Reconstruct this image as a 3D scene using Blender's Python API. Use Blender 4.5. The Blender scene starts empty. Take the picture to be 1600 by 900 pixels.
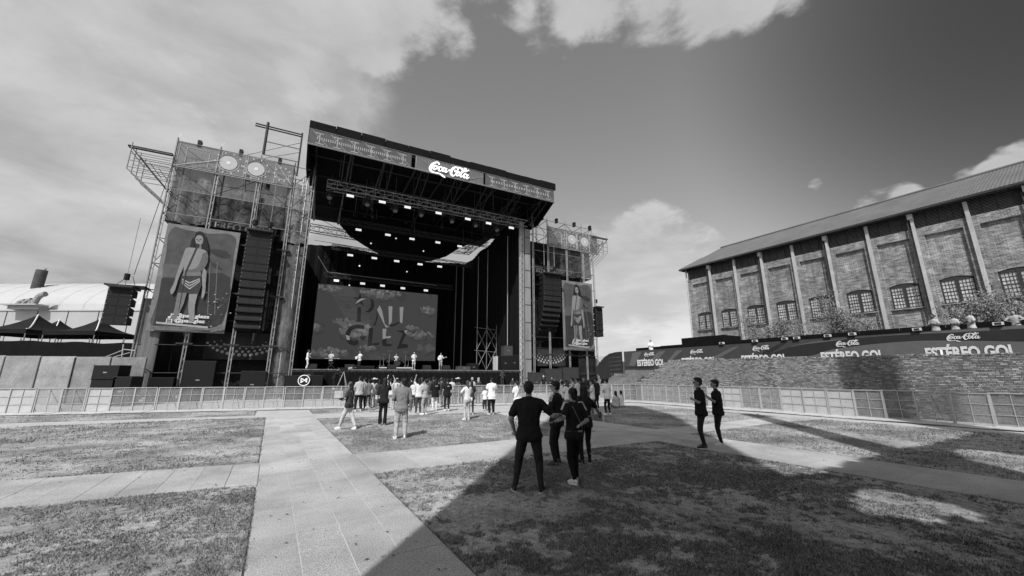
import bpy, bmesh, math, random
import numpy as np
from mathutils import Vector, Matrix, Euler, noise
random.seed(7); np.random.seed(7)
R = math.radians
def nth(i): return '%d%s' % (i, 'th' if 10 <= i % 100 <= 20 else {1: 'st', 2: 'nd', 3: 'rd'}.get(i % 10, 'th'))
scene = bpy.context.scene
col = scene.collection

# ------------------------------------------------------------------ camera, sky, sun, exposure
PITCH = R(12.77); EYE = 1.85; FPX = 600.0
cam_d = bpy.data.cameras.new('camera'); cam = bpy.data.objects.new('camera', cam_d); col.objects.link(cam)
cam.location = (0, 0, EYE); cam.rotation_euler = (math.pi/2 + PITCH, 0, 0)
cam_d.sensor_width = 36; cam_d.lens = 36*FPX/1600; cam_d.clip_end = 3000; cam_d.clip_start = 0.1
scene.camera = cam
SUN_EL = R(46); SUN_AZ = R(12.5)          # light travels towards +Y, 12.5 degrees to the right
sun_d = bpy.data.lights.new('sun', 'SUN'); sun_d.energy = 5.0; sun_d.angle = R(0.53); sun_d.color = (1, 1, 1)
sun = bpy.data.objects.new('sun', sun_d); col.objects.link(sun)
trav = Vector((math.sin(SUN_AZ)*math.cos(SUN_EL), math.cos(SUN_AZ)*math.cos(SUN_EL), -math.sin(SUN_EL)))
sun.rotation_euler = trav.to_track_quat('-Z', 'Y').to_euler()
scene.view_settings.view_transform = 'Standard'; scene.view_settings.look = 'None'
scene.view_settings.exposure = 0.0; scene.view_settings.gamma = 1

def pixdir(u, v):
    x = u-800; y = 450-v; c, s = math.cos(PITCH), math.sin(PITCH)
    return Vector((x, FPX*c-y*s, FPX*s+y*c))
world = bpy.data.worlds.new("World"); scene.world = world; world.use_nodes = True
def build_world():
    nt = world.node_tree; N = nt.nodes; L = nt.links; N.clear()
    out = N.new('ShaderNodeOutputWorld'); bg = N.new('ShaderNodeBackground'); bg.inputs['Strength'].default_value = 0.1
    sky = N.new('ShaderNodeTexSky'); sky.sky_type = 'NISHITA'; sky.sun_disc = False
    sky.sun_elevation = SUN_EL; sky.sun_rotation = R(180)+SUN_AZ; sky.dust_density = 1.6; sky.air_density = 1.0
    def math_(op, a, b=None, c=None, clamp=False):
        n = N.new('ShaderNodeMath'); n.operation = op; n.use_clamp = clamp
        for i, x in enumerate((a, b, c)):
            if x is None: continue
            if isinstance(x, (int, float)): n.inputs[i].default_value = x
            else: L.new(x, n.inputs[i])
        return n.outputs[0]
    def vmath(op, a, b=None):
        n = N.new('ShaderNodeVectorMath'); n.operation = op
        for i, x in enumerate((a, b)):
            if x is None: continue
            if isinstance(x, (tuple, Vector)): n.inputs[i].default_value = tuple(x)
            else: L.new(x, n.inputs[i])
        return n
    def ramp(x, a, b, lo=0., hi=1., smooth=True):
        n = N.new('ShaderNodeMapRange'); n.clamp = True
        if smooth: n.interpolation_type = 'SMOOTHSTEP'
        L.new(x, n.inputs[0]); n.inputs[1].default_value = a; n.inputs[2].default_value = b
        n.inputs[3].default_value = lo; n.inputs[4].default_value = hi
        return n.outputs[0]
    bw = N.new('ShaderNodeRGBToBW'); L.new(sky.outputs[0], bw.inputs[0])
    tc = N.new('ShaderNodeTexCoord'); d = vmath('NORMALIZE', tc.outputs['Generated']).outputs[0]
    # the clouds lie on a flat layer: direction divided by height
    sep = N.new('ShaderNodeSeparateXYZ'); L.new(d, sep.inputs[0])
    zz = math_('MAXIMUM', math_('ADD', sep.outputs[2], 0.22), 0.05)
    comb = N.new('ShaderNodeCombineXYZ')
    L.new(math_('DIVIDE', sep.outputs[0], zz), comb.inputs[0]); L.new(math_('DIVIDE', sep.outputs[1], zz), comb.inputs[1]); L.new(math_('MULTIPLY', sep.outputs[2], 1.5), comb.inputs[2])
    def fbm(scale, detail, rough, off=0., dist=0.):
        n = N.new('ShaderNodeTexNoise'); n.inputs['Scale'].default_value = scale; n.inputs['Detail'].default_value = detail
        n.inputs['Roughness'].default_value = rough; n.inputs['Distortion'].default_value = dist
        o = vmath('ADD', comb.outputs[0], (off, off*.7, off*.3)); L.new(o.outputs[0], n.inputs['Vector'])
        return n.outputs['Fac']
    n1 = fbm(2.6, 9, .58, 3.1, .25); n2 = fbm(7.5, 7, .62, 9.3, .15); n3 = fbm(1.1, 4, .5, 5.7)
    def blobs(lst):
        tot = None
        for (u, v, rad, w) in lst:
            c = pixdir(u, v).normalized()
            dd = vmath('DOT_PRODUCT', d, c).outputs['Value']
            b = ramp(dd, math.cos(R(rad)), math.cos(R(rad*.25)), 0, w)
            tot = b if tot is None else math_('ADD', tot, b)
        return tot
    crisp = blobs([(620, -40, 13, .75), (550, 10, 8, .4), (510, 40, 9, .5), (600, 50, 7, .45), (485, 135, 5, .6), (700, 70, 4.5, .4), (790, -15, 5, .45), (865, 32, 6, .62), (920, 0, 6, .6), (985, 5, 6.5, .72), (1060, 5, 6.5, .8), (1135, 5, 6, .8), (1180, -20, 6, .6), (300, -60, 24, .35), (150, 60, 16, .3),
                   (1020, 368, 6.5, .8), (955, 382, 5.5, .7), (1085, 385, 4.5, .55), (905, 355, 4, .4), (1385, 318, 3.3, 1.1), (1345, 335, 2.2, .7), (1425, 306, 2.0, .8), (1515, 286, 2.3, .9), (1590, 256, 2.6, 1.0), (1560, 276, 2.0, .7), (1225, 290, 1.8, .38), (1275, 288, 1.2, .42), (1150, 385, 3.5, .35), (1250, 8, 2.2, .4)])
    soft = blobs([(120, 60, 30, .9), (330, 90, 22, .6), (60, 260, 17, .55), (200, 200, 14, .3), (450, 60, 14, .35), (210, 360, 13, .4), (930, 480, 17, .6), (1010, 430, 10, .3), (60, 330, 14, .35), (-300, 100, 40, .8), (-700, 300, 60, .8)])
    cm = ramp(math_('ADD', crisp, math_('MULTIPLY', math_('MULTIPLY', math_('MINIMUM', math_('MULTIPLY', crisp, 3.0), 1.0), 1.0), math_('MULTIPLY', math_('SUBTRACT', math_('ADD', math_('MULTIPLY', n1, .55), math_('MULTIPLY', n2, .45)), .5), 4.6))), .42, 1.15)
    sm = ramp(math_('ADD', soft, math_('MULTIPLY', math_('MINIMUM', math_('MULTIPLY', soft, 2.5), 1.0), math_('ADD', math_('MULTIPLY', math_('SUBTRACT', n3, .5), 1.6), math_('MULTIPLY', math_('SUBTRACT', n1, .5), 2.2)))), .12, 1.15)
    # graded clear sky: deeper away from the horizon and towards the right
    right = vmath('DOT_PRODUCT', d, pixdir(1850, -60).normalized()).outputs['Value']
    dark = ramp(right, .82, 1.02, 1.0, .2)
    hor = ramp(sep.outputs[2], 0.0, .5, .85, .92)
    clear = math_('MULTIPLY', math_('MULTIPLY', math_('MULTIPLY', bw.outputs[0], SKYK), dark), hor)
    shade = math_('ADD', math_('MULTIPLY', n2, 1.6), math_('MULTIPLY', n1, 1.6))     # 0..3.2
    cval = math_('ADD', math_('MULTIPLY', shade, 1.5), 3.6)
    sval = math_('MAXIMUM', math_('ADD', math_('MULTIPLY', n3, 6.5), math_('ADD', math_('MULTIPLY', n1, 6.0), -1.2)), 2.2)
    def mix(f, a, b):
        n = N.new('ShaderNodeMix'); n.data_type = 'FLOAT'; L.new(f, n.inputs[0]); L.new(a, n.inputs[2]); L.new(b, n.inputs[3]); return n.outputs[0]
    v1 = mix(math_('MULTIPLY', sm, .93), clear, sval)
    v2 = mix(math_('MULTIPLY', cm, .92), v1, math_('MULTIPLY', cval, .92))
    L.new(v2, bg.inputs[0]); L.new(bg.outputs[0], out.inputs[0])
SKYK = 1.82
build_world()

# ------------------------------------------------------------------ materials (the photograph is black and white: all neutral greys)
MC = {}
def mat(name, v, rough=.8, nscale=0, namt=0., n2scale=0, n2amt=0., bump=0., bscale=40, metal=0., alpha=1., emit=0., island=0., stretch=(1,1,1), spec=.12):
    if name in MC: return MC[name]
    m = bpy.data.materials.new(name); m.use_nodes = True; nt = m.node_tree; N = nt.nodes; L = nt.links
    b = N['Principled BSDF']; b.inputs['Roughness'].default_value = rough; b.inputs['Metallic'].default_value = metal
    b.inputs['Specular IOR Level'].default_value = spec
    b.inputs['Base Color'].default_value = (v, v, v, 1)
    tc = N.new('ShaderNodeTexCoord'); mp = N.new('ShaderNodeMapping'); mp.inputs['Scale'].default_value = stretch
    L.new(tc.outputs['Object'], mp.inputs[0])
    val = None
    def nz(scale, amt, val, det=6):
        n = N.new('ShaderNodeTexNoise'); n.inputs['Scale'].default_value = scale; n.inputs['Detail'].default_value = det; n.inputs['Roughness'].default_value = .62
        L.new(mp.outputs[0], n.inputs['Vector'])
        r = N.new('ShaderNodeMapRange'); L.new(n.outputs['Fac'], r.inputs[0]); r.inputs[1].default_value = .3; r.inputs[2].default_value = .7
        r.inputs[3].default_value = 1-amt; r.inputs[4].default_value = 1+amt
        if val is None:
            mm = N.new('ShaderNodeMath'); mm.operation = 'MULTIPLY'; L.new(r.outputs[0], mm.inputs[0]); mm.inputs[1].default_value = v
        else:
            mm = N.new('ShaderNodeMath'); mm.operation = 'MULTIPLY'; L.new(r.outputs[0], mm.inputs[0]); L.new(val, mm.inputs[1])
        return mm.outputs[0]
    if nscale: val = nz(nscale, namt, val)
    if n2scale: val = nz(n2scale, n2amt, val, 4)
    if island:
        g = N.new('ShaderNodeNewGeometry'); r = N.new('ShaderNodeMapRange'); L.new(g.outputs['Random Per Island'], r.inputs[0])
        r.inputs[3].default_value = 1-island; r.inputs[4].default_value = 1+island
        mm = N.new('ShaderNodeMath'); mm.operation = 'MULTIPLY'; L.new(r.outputs[0], mm.inputs[0])
        if val is None: mm.inputs[1].default_value = v
        else: L.new(val, mm.inputs[1])
        val = mm.outputs[0]
    if val is not None: L.new(val, b.inputs['Base Color'])
    if bump:
        n = N.new('ShaderNodeTexNoise'); n.inputs['Scale'].default_value = bscale; n.inputs['Detail'].default_value = 6
        L.new(mp.outputs[0], n.inputs['Vector']); bp = N.new('ShaderNodeBump'); bp.inputs['Strength'].default_value = bump; bp.inputs['Distance'].default_value = .02
        L.new(n.outputs['Fac'], bp.inputs['Height']); L.new(bp.outputs[0], b.inputs['Normal'])
    if alpha < 1: b.inputs['Alpha'].default_value = alpha
    if emit: b.inputs['Emission Color'].default_value = (1, 1, 1, 1); b.inputs['Emission Strength'].default_value = emit
    MC[name] = m
    return m
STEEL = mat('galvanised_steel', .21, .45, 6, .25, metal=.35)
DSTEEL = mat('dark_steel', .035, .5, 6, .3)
ALU = mat('aluminium', .36, .4, 3, .2, metal=.5)
BLACK = mat('black_cloth', .006, .9, 3, .3, bump=.3, bscale=3, spec=.1)
BLACK2 = mat('black_plastic', .012, .5, 8, .2)
SPK = mat('speaker_black', .011, .6, 30, .2, bump=.2, bscale=120)
GRILLE = mat('speaker_grille', .016, .7, 60, .25, bump=.5, bscale=200)
WHITE = mat('white_paint', .8, .5, 4, .05)
PALE = mat('pale_print', .55, .6, 5, .1)

# ------------------------------------------------------------------ frames: a stage grid and a site grid (both real directions on the ground)
def gnd(u, v, z=0.):
    d = pixdir(u, v); t = (z-EYE)/d.z; return d.x*t, d.y*t
def atY(u, v, Y):
    d = pixdir(u, v); t = Y/d.y; return d.x*t, Y, EYE+d.z*t
class Frame:
    def __init__(s, ox, oy, ang):
        s.o = Vector((ox, oy)); s.x = Vector((math.cos(ang), math.sin(ang))); s.y = Vector((-math.sin(ang), math.cos(ang)))
        s.M = Matrix.Translation((ox, oy, 0)) @ Matrix.Rotation(ang, 4, 'Z')
    def loc(s, X, Y):
        v = Vector((X, Y))-s.o; return v.dot(s.x), v.dot(s.y)
    def world(s, x, y): v = s.o+s.x*x+s.y*y; return v.x, v.y
    def py(s, u, v, y):        # the point of plane y = const seen at a pixel -> (x, z)
        d = pixdir(u, v); den = d.x*s.y.x+d.y*s.y.y; t = (y+s.o.dot(s.y))/den
        return s.loc(d.x*t, d.y*t)[0], EYE+d.z*t
    def px(s, u, v, x):        # plane x = const -> (y, z)
        d = pixdir(u, v); den = d.x*s.x.x+d.y*s.x.y; t = (x+s.o.dot(s.x))/den
        return s.loc(d.x*t, d.y*t)[1], EYE+d.z*t
S = Frame(-17.22, 33.0, R(27.34))          # x along the stage front, y into the stage
G = Frame(0, 0, R(31.37))                  # x to the building, y up the main walk
W = Frame(0, 0, 0)
def SP(u, v, q=0.): return S.py(u, v, q)
def GP(u, v, q): return G.px(u, v, q)

# ------------------------------------------------------------------ object helpers
OFF = {}
def tag(o, label=None, cat=None, group=None, kind=None):
    if label: o['label'] = label
    if cat: o['category'] = cat
    if group: o['group'] = group
    if kind: o['kind'] = kind
    return o
def thing(name, label, cat, loc=(0, 0, 0), frame=W, rz=0., group=None):
    o = bpy.data.objects.new(name, None); col.objects.link(o); o.empty_display_size = .3
    o.matrix_world = frame.M @ Matrix.Translation(loc) @ Matrix.Rotation(rz, 4, 'Z')
    OFF[o.name] = Vector(loc) if rz == 0. else Vector((0, 0, 0))
    return tag(o, label, cat, group)
def rootoff(o):
    while o.parent: o = o.parent
    return OFF.get(o.name, Vector((0, 0, 0)))
class M:
    def __init__(s): s.v = []; s.f = []
    def add(s, vs, fs):
        n = len(s.v); s.v += [tuple(p) for p in vs]; s.f += [tuple(i+n for i in f) for f in fs]; return s
    def box(s, c, d, rz=0., rx=0., ry=0.):
        m = Matrix.Translation(c) @ Euler((rx, ry, rz)).to_matrix().to_4x4()
        vs = [m @ Vector((x*d[0]/2, y*d[1]/2, z*d[2]/2)) for x in (-1, 1) for y in (-1, 1) for z in (-1, 1)]
        return s.add(vs, [(0, 1, 3, 2), (4, 6, 7, 5), (0, 4, 5, 1), (2, 3, 7, 6), (0, 2, 6, 4), (1, 5, 7, 3)])
    def b2(s, a, b):
        return s.box([(a[i]+b[i])/2 for i in range(3)], [abs(b[i]-a[i]) for i in range(3)])
    def tube(s, a, b, r, n=6, r2=None, cap=True):
        a, b = Vector(a), Vector(b); d = (b-a)
        if d.length < 1e-6: return s
        q = d.to_track_quat('Z', 'Y'); r2 = r if r2 is None else r2
        vs = []
        for i in range(n):
            t = 2*math.pi*i/n; o = q @ Vector((math.cos(t), math.sin(t), 0)); vs.append(a+o*r); vs.append(b+o*r2)
        fs = [(2*i, 2*((i+1) % n), 2*((i+1) % n)+1, 2*i+1) for i in range(n)]
        if cap: fs += [tuple(2*i for i in range(n))[::-1], tuple(2*i+1 for i in range(n))]
        return s.add(vs, fs)
    def path(s, pts, r, n=5):
        for a, b in zip(pts, pts[1:]): s.tube(a, b, r, n)
        return s
    def lathe(s, prof, c=(0, 0, 0), n=16, axis='Z', q=None):
        vs = []; k = len(prof)
        for i in range(n):
            t = 2*math.pi*i/n
            for (r, z) in prof:
                p = Vector((r*math.cos(t), r*math.sin(t), z))
                if q: p = q @ p
                vs.append(p+Vector(c))
        fs = [(i*k+j, ((i+1) % n)*k+j, ((i+1) % n)*k+j+1, i*k+j+1) for i in range(n) for j in range(k-1)]
        return s.add(vs, fs)
    def ell(s, c, r, rot=None, n=12, m=8):
        vs = []; fs = []
        for j in range(m+1):
            ph = math.pi*j/m
            for i in range(n):
                t = 2*math.pi*i/n; p = Vector((r[0]*math.sin(ph)*math.cos(t), r[1]*math.sin(ph)*math.sin(t), r[2]*math.cos(ph)))
                if rot is not None: p = rot @ p
                vs.append(p+Vector(c))
        for j in range(m):
            for i in range(n): fs.append((j*n+i, (j+1)*n+i, (j+1)*n+(i+1) % n, j*n+(i+1) % n))
        return s.add(vs, fs)
    def loft(s, rings):          # rings: lists of points, closed, capped
        n = len(rings[0]); vs = [p for r in rings for p in r]
        fs = [(j*n+i, j*n+(i+1) % n, (j+1)*n+(i+1) % n, (j+1)*n+i) for j in range(len(rings)-1) for i in range(n)]
        fs += [tuple(range(n))[::-1], tuple((len(rings)-1)*n+i for i in range(n))]
        return s.add(vs, fs)
    def prism(s, pts, d):        # flat outline with thickness vector d
        n = len(pts); pts = [Vector(p) for p in pts]; d = Vector(d)
        return s.add(pts+[p+d for p in pts], [tuple(range(n)), tuple(range(n, 2*n))[::-1]]+[(i, i+n, (i+1) % n+n, (i+1) % n) for i in range(n)])
    def mesh(s, name, off=None, smooth=False):
        me = bpy.data.meshes.new(name)
        vs = s.v if off is None else [(p[0]-off[0], p[1]-off[1], p[2]-off[2]) for p in s.v]
        me.from_pydata(vs, [], s.f); me.validate()
        bm = bmesh.new(); bm.from_mesh(me); bmesh.ops.recalc_face_normals(bm, faces=bm.faces); bm.to_mesh(me); bm.free()
        if smooth: me.polygons.foreach_set('use_smooth', [True]*len(me.polygons))
        return me
    def build(s, name, m, parent=None, smooth=False, frame=None, **kw):
        off = rootoff(parent) if parent else None
        me = s.mesh(name, off, smooth); me.materials.append(m)
        o = bpy.data.objects.new(name, me); col.objects.link(o)
        if parent: o.parent = parent
        if frame: o.matrix_world = frame.M
        return tag(o, **kw)
def solo(name, mm, m, label, cat, loc, frame=W, smooth=False, group=None, kind=None):
    me = mm.mesh(name, loc, smooth); me.materials.append(m)
    o = bpy.data.objects.new(name, me); col.objects.link(o); o.matrix_world = frame.M @ Matrix.Translation(loc)
    OFF[o.name] = Vector(loc)
    return tag(o, label, cat, group, kind)
UNIT = {}
def unit_cyl(m, n=6):
    k = (m.name, n)
    if k not in UNIT:
        me = M().tube((0, 0, 0), (0, 0, 1), 1, n).mesh('tube'); me.materials.append(m)
        if n > 5: me.polygons.foreach_set('use_smooth', [len(p.vertices) == 4 for p in me.polygons])
        UNIT[k] = me
    return UNIT[k]
def bar(parent, name, a, b, r, m, n=6):
    a, b = Vector(a), Vector(b); off = rootoff(parent); d = b-a
    o = bpy.data.objects.new(name, unit_cyl(m, n)); col.objects.link(o); o.parent = parent
    o.matrix_local = Matrix.Translation(a-off) @ d.to_track_quat('Z', 'Y').to_matrix().to_4x4() @ Matrix.Diagonal((r, r, d.length, 1))
    return o
def boxo(parent, name, a, b, m, cache={}):
    k = m.name
    if k not in cache:
        me = M().b2((0, 0, 0), (1, 1, 1)).mesh('box'); me.materials.append(m); cache[k] = me
    o = bpy.data.objects.new(name, cache[k]); col.objects.link(o); o.parent = parent; off = rootoff(parent)
    o.location = Vector(a)-off; o.scale = [b[i]-a[i] for i in range(3)]
    return o
def copy_tree(o, parent=None):
    c = o.copy(); col.objects.link(c)
    if parent is not None: c.parent = parent; c.matrix_parent_inverse = o.matrix_parent_inverse
    for ch in list(o.children): copy_tree(ch, c)
    return c
def letters(text, parent, origin, xdir, h, w, m, name='lettering', ext=.01, bold=0., frame=None, center=True, shear=0.):
    """flat lettering: origin = lower left (or lower centre), xdir = reading direction, height and total width given"""
    cu = bpy.data.curves.new('t', 'FONT'); cu.body = text; cu.size = 1; cu.extrude = 0; cu.offset = bold; cu.resolution_u = 3; cu.shear = shear
    ob = bpy.data.objects.new('t', cu); col.objects.link(ob); bpy.context.view_layer.update()
    dg = bpy.context.evaluated_depsgraph_get(); me = bpy.data.meshes.new_from_object(ob.evaluated_get(dg))
    bpy.data.objects.remove(ob); bpy.data.curves.remove(cu)
    n = len(me.vertices); a = np.zeros(n*3); me.vertices.foreach_get('co', a); a = a.reshape(-1, 3)
    x0, x1, y0, y1 = a[:, 0].min(), a[:, 0].max(), a[:, 1].min(), a[:, 1].max()
    X = (a[:, 0]-x0)/(x1-x0)*w - (w/2 if center else 0); Y = (a[:, 1]-y0)/(y1-y0)*h
    xd = Vector(xdir).normalized(); o = Vector(origin); off = rootoff(parent) if parent else Vector((0, 0, 0))
    nrm = xd.cross(Vector((0, 0, 1)))
    P = np.array([tuple(o-off+nrm*ext)])+X[:, None]*np.array([tuple(xd)])+Y[:, None]*np.array([[0, 0, 1]])
    me.vertices.foreach_set('co', P.ravel()); me.materials.clear(); me.materials.append(m); me.update()
    ob = bpy.data.objects.new(name, me); col.objects.link(ob)
    if parent: ob.parent = parent
    return ob
def smooth_pts(p, k=6):
    out = []
    for i in range(len(p)-1):
        p0 = p[max(i-1, 0)]; p1 = p[i]; p2 = p[i+1]; p3 = p[min(i+2, len(p)-1)]
        for j in range(k):
            t = j/k
            out.append(tuple(.5*((2*b)+(-a+c)*t+(2*a-5*b+4*c-d)*t*t+(-a+3*b-3*c+d)*t**3) for a, b, c, d in zip(p0, p1, p2, p3)))
    out.append(tuple(p[-1])); return out
# script lettering drawn stroke by stroke: (x, y, width) on a 100 x 32 field
SCRIPT = [
 [(23, 25.5, 1.2), (24.5, 28.5, 2.8), (21, 31, 2.6), (15, 28.5, 3.4), (8, 21, 4.8), (5, 12, 5.2), (8, 6, 4.0), (16, 4.6, 1.8), (26, 5, 1.8), (33, 1.8, 3.2), (40, -1.5, .8)],
 [(15, 20.5, 2.2), (12, 17, 3.2), (12.5, 12.5, 2.6), (16, 12.5, 1.6), (19.5, 17, 2.6), (19.5, 21, 3.0), (16.5, 22.5, 1.6), (15, 20.5, 1.6)],
 [(19.5, 20.5, 1.2), (24, 20, 1)],
 [(31, 20, 2.8), (30, 22.5, 1.4), (26.5, 21, 2.4), (24, 16, 3.6), (25, 12, 2.6), (28.5, 12, 1.2), (32, 15.5, .8)],
 [(39, 21, 1.2), (36, 22, 2), (33, 18, 3.4), (32.5, 13.5, 2.8), (34.5, 12, 1.4), (38, 15.5, 1), (41, 20, 1)],
 [(42, 22, 3.0), (39.5, 15.5, 3.4), (40, 12, 2.4), (43, 13.5, 1), (46, 17, .8)],
 [(47, 18.6, 2.6), (50, 18.9, 2.6)],
 [(62, 24, 1.1), (61, 20, 1.4), (64, 19.5, 1.4), (68, 24, 2.0), (69, 28, 2.6), (65, 30.5, 2), (59, 27.5, 3.8), (53.5, 19, 5.0), (53, 11, 4.6), (57, 7.2, 2.8), (61.5, 10, 1.2), (64.5, 14, .8)],
 [(65, 29.8, 1.2), (72, 31.5, 1.8), (79, 29, 3.6), (84, 23.5, 2.0)],
 [(69, 19.5, 2), (65.5, 15.5, 3.2), (66, 10.5, 2.6), (69, 10.5, 1.6), (72.5, 15, 2.6), (72.5, 19.5, 2.8), (70, 20.8, 1.4), (69, 19.5, 1.4)],
 [(73, 17.5, 1), (79, 21, 1.2), (86.5, 28, 1.6), (88.5, 32, 2), (85.5, 32.5, 2.2), (80, 25, 3.0), (75.5, 14.5, 3.6), (76, 9.5, 2.6), (79, 11, 1.1), (82, 14, .8)],
 [(90, 18.5, 1.2), (87, 20, 2), (83.5, 15.5, 3.4), (83, 11, 2.8), (85.5, 9, 1.4), (89, 13, 1), (92, 17.5, 1)],
 [(93.5, 19.5, 3.0), (90.5, 13, 3.4), (91, 9, 2.4), (94, 10.5, 1), (97, 14, .8)],
 [(86, 24, 1), (94, 30.5, 1.8), (95, 31.5, 1)],
]
def script_logo(parent, origin, xdir, w, m, name='script_lettering', ext=.02, depth=.03, fat=0.):
    """the white script wordmark built as ribbons; origin = lower left corner"""
    xd = Vector(xdir).normalized(); up = Vector((0, 0, 1)); nr = xd.cross(up); k = w/100; mm = M(); o = Vector(origin)
    for si, st in enumerate(SCRIPT):
        pts = smooth_pts(st, 5); L_ = []; R_ = []
        for i, (x, y, wd) in enumerate(pts):
            a = pts[max(i-1, 0)]; b = pts[min(i+1, len(pts)-1)]; dx, dy = b[0]-a[0], b[1]-a[1]; l = math.hypot(dx, dy) or 1
            nx, ny = -dy/l, dx/l; wd = (wd+fat)/2
            L_.append((x+nx*wd, y+ny*wd)); R_.append((x-nx*wd, y-ny*wd))
        e = ext+si*.002
        P = lambda q, dd: o+xd*(q[0]*k)+up*(q[1]*k)+nr*dd
        n = len(pts); vs = [P(q, e) for q in L_]+[P(q, e) for q in R_]+[P(q, e-depth) for q in L_]+[P(q, e-depth) for q in R_]
        fs = []
        for i in range(n-1):
            fs += [(i, i+1, n+i+1, n+i), (i, 2*n+i, 2*n+i+1, i+1), (n+i, n+i+1, 3*n+i+1, 3*n+i)]
        fs += [(0, n, 3*n, 2*n), (n-1, 3*n-1, 4*n-1, 2*n-1)]
        mm.add(vs, fs)
    return mm.build(name, m, parent)
def truss(parent_name, label, a, b, size=.45, m=None, frame=S, group=None, cat='truss', nb=None, r=.03, up=Vector((0, 0, 1))):
    """box truss from a to b (local to frame): four chords and its bracing"""
    m = m or DSTEEL; a, b = Vector(a), Vector(b); d = (b-a); L = d.length; d.normalize()
    side = d.cross(up).normalized(); u2 = side.cross(d).normalized(); h = size/2
    t = thing(parent_name, label, cat, tuple(a), frame, group=group)
    cs = [side*h*sx+u2*h*sz for sx, sz in ((1, 1), (1, -1), (-1, -1), (-1, 1))]
    for c in cs: bar(t, 'chord', a+c, b+c, r, m, 5)
    nb = nb or max(1, int(L/size/1.1)); mm = M()
    for i in range(nb):
        p, q = a+d*(L*i/nb), a+d*(L*(i+1)/nb)
        for j in range(4):
            c0, c1 = cs[j], cs[(j+1) % 4]
            mm.tube(p+c0, q+c1, r*.5, 3) if i % 2 else mm.tube(p+c1, q+c0, r*.5, 3)
            mm.tube(p+c0, p+c1, r*.5, 3)
    tag(mm.build('bracing', m, t), kind='stuff')
    return t
# ------------------------------------------------------------------ ground, walks, lawns
def ground_mat():
    m = mat('dusty_ground', .38, .95, 1.3, .14, 22, .18, bump=.25, bscale=60); return m
mm = M().add([(-900, -500, -.03), (900, -500, -.03), (900, 1400, -.03), (-900, 1400, -.03)], [(0, 1, 2, 3)])
ground = mm.build('ground', ground_mat(), kind='structure')
SLAB = [mat('concrete_slab_%s' % n, v, .95, .8, .24, 75, .6, bump=.9, bscale=160) for n, v in (('mid', .42), ('pale', .455), ('grey', .395))]
SLABF = mat('concrete_far', .42, .9, 1.2, .12, 60, .2, bump=.3, bscale=120)
JOINT = mat('joint_sand', .44, .95, 60, .3)
path = thing('path', None, None, (0, 0, 0), G); path['kind'] = 'structure'; del_keys = [k for k in ('label', 'category') if k in path.keys()]
def slabs(x0, x1, y0, y1, nx, ny, gap=.011, skipf=None, z=.0, slope0=0., slope1=0.):
    for j in range(ny):
        for i in range(nx):
            a0 = x0+(x1-x0)*i/nx; a1 = x0+(x1-x0)*(i+1)/nx; b0 = y0+(y1-y0)*j/ny; b1 = y0+(y1-y0)*(j+1)/ny
            g = gap/2; z1 = .012+random.uniform(-.002, .0025)
            m_ = M(); f0 = lambda x, y: y+(slope0*(x) if j == 0 and slope0 and y < (y0+y1)/2 else 0)
            pts = [(a0+g, b0+g+sl(a0, slope0, slope1, (b0-y0)/(y1-y0))), (a1-g, b0+g+sl(a1, slope0, slope1, (b0-y0)/(y1-y0))), (a1-g, b1-g+sl(a1, slope0, slope1, (b1-y0)/(y1-y0))), (a0+g, b1-g+sl(a0, slope0, slope1, (b1-y0)/(y1-y0)))]
            m_.prism([(x, y, z1-.05) for x, y in pts], (0, 0, .05))
            m_.build('slab', random.choice(SLAB), path)
def sl(x, s0, s1, t): return x*(s0*(1-t)+s1*t)
slabs(0, 1.86, 2.2, 20.8, 4, 16)                    # main walk
slabs(-9.4, -.0, 8.47, 10.4, 20, 1, gap=.007, slope0=-.145, slope1=-.177)      # cross walk, left part
slabs(1.87, 9.6, 8.22, 10.3, 8, 1, gap=.006, slope0=-.04, slope1=-.02)
slabs(9.61, 11.6, -3.2, 17.6, 2, 14)                # right-hand walk
slabs(11.61, 20.2, 8.2, 9.42, 7, 1)
mm = M()
for x0, x1, y0, y1 in ((.01, 1.85, 2.3, 20.8), (9.62, 11.59, -3.2, 17.6)):
    mm.add([(x0, y0, .008), (x1, y0, .008), (x1, y1, .008), (x0, y1, .008)], [(0, 1, 2, 3)])
mm.build('joint_bed', JOINT, path)
path['kind'] = 'structure'

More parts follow.
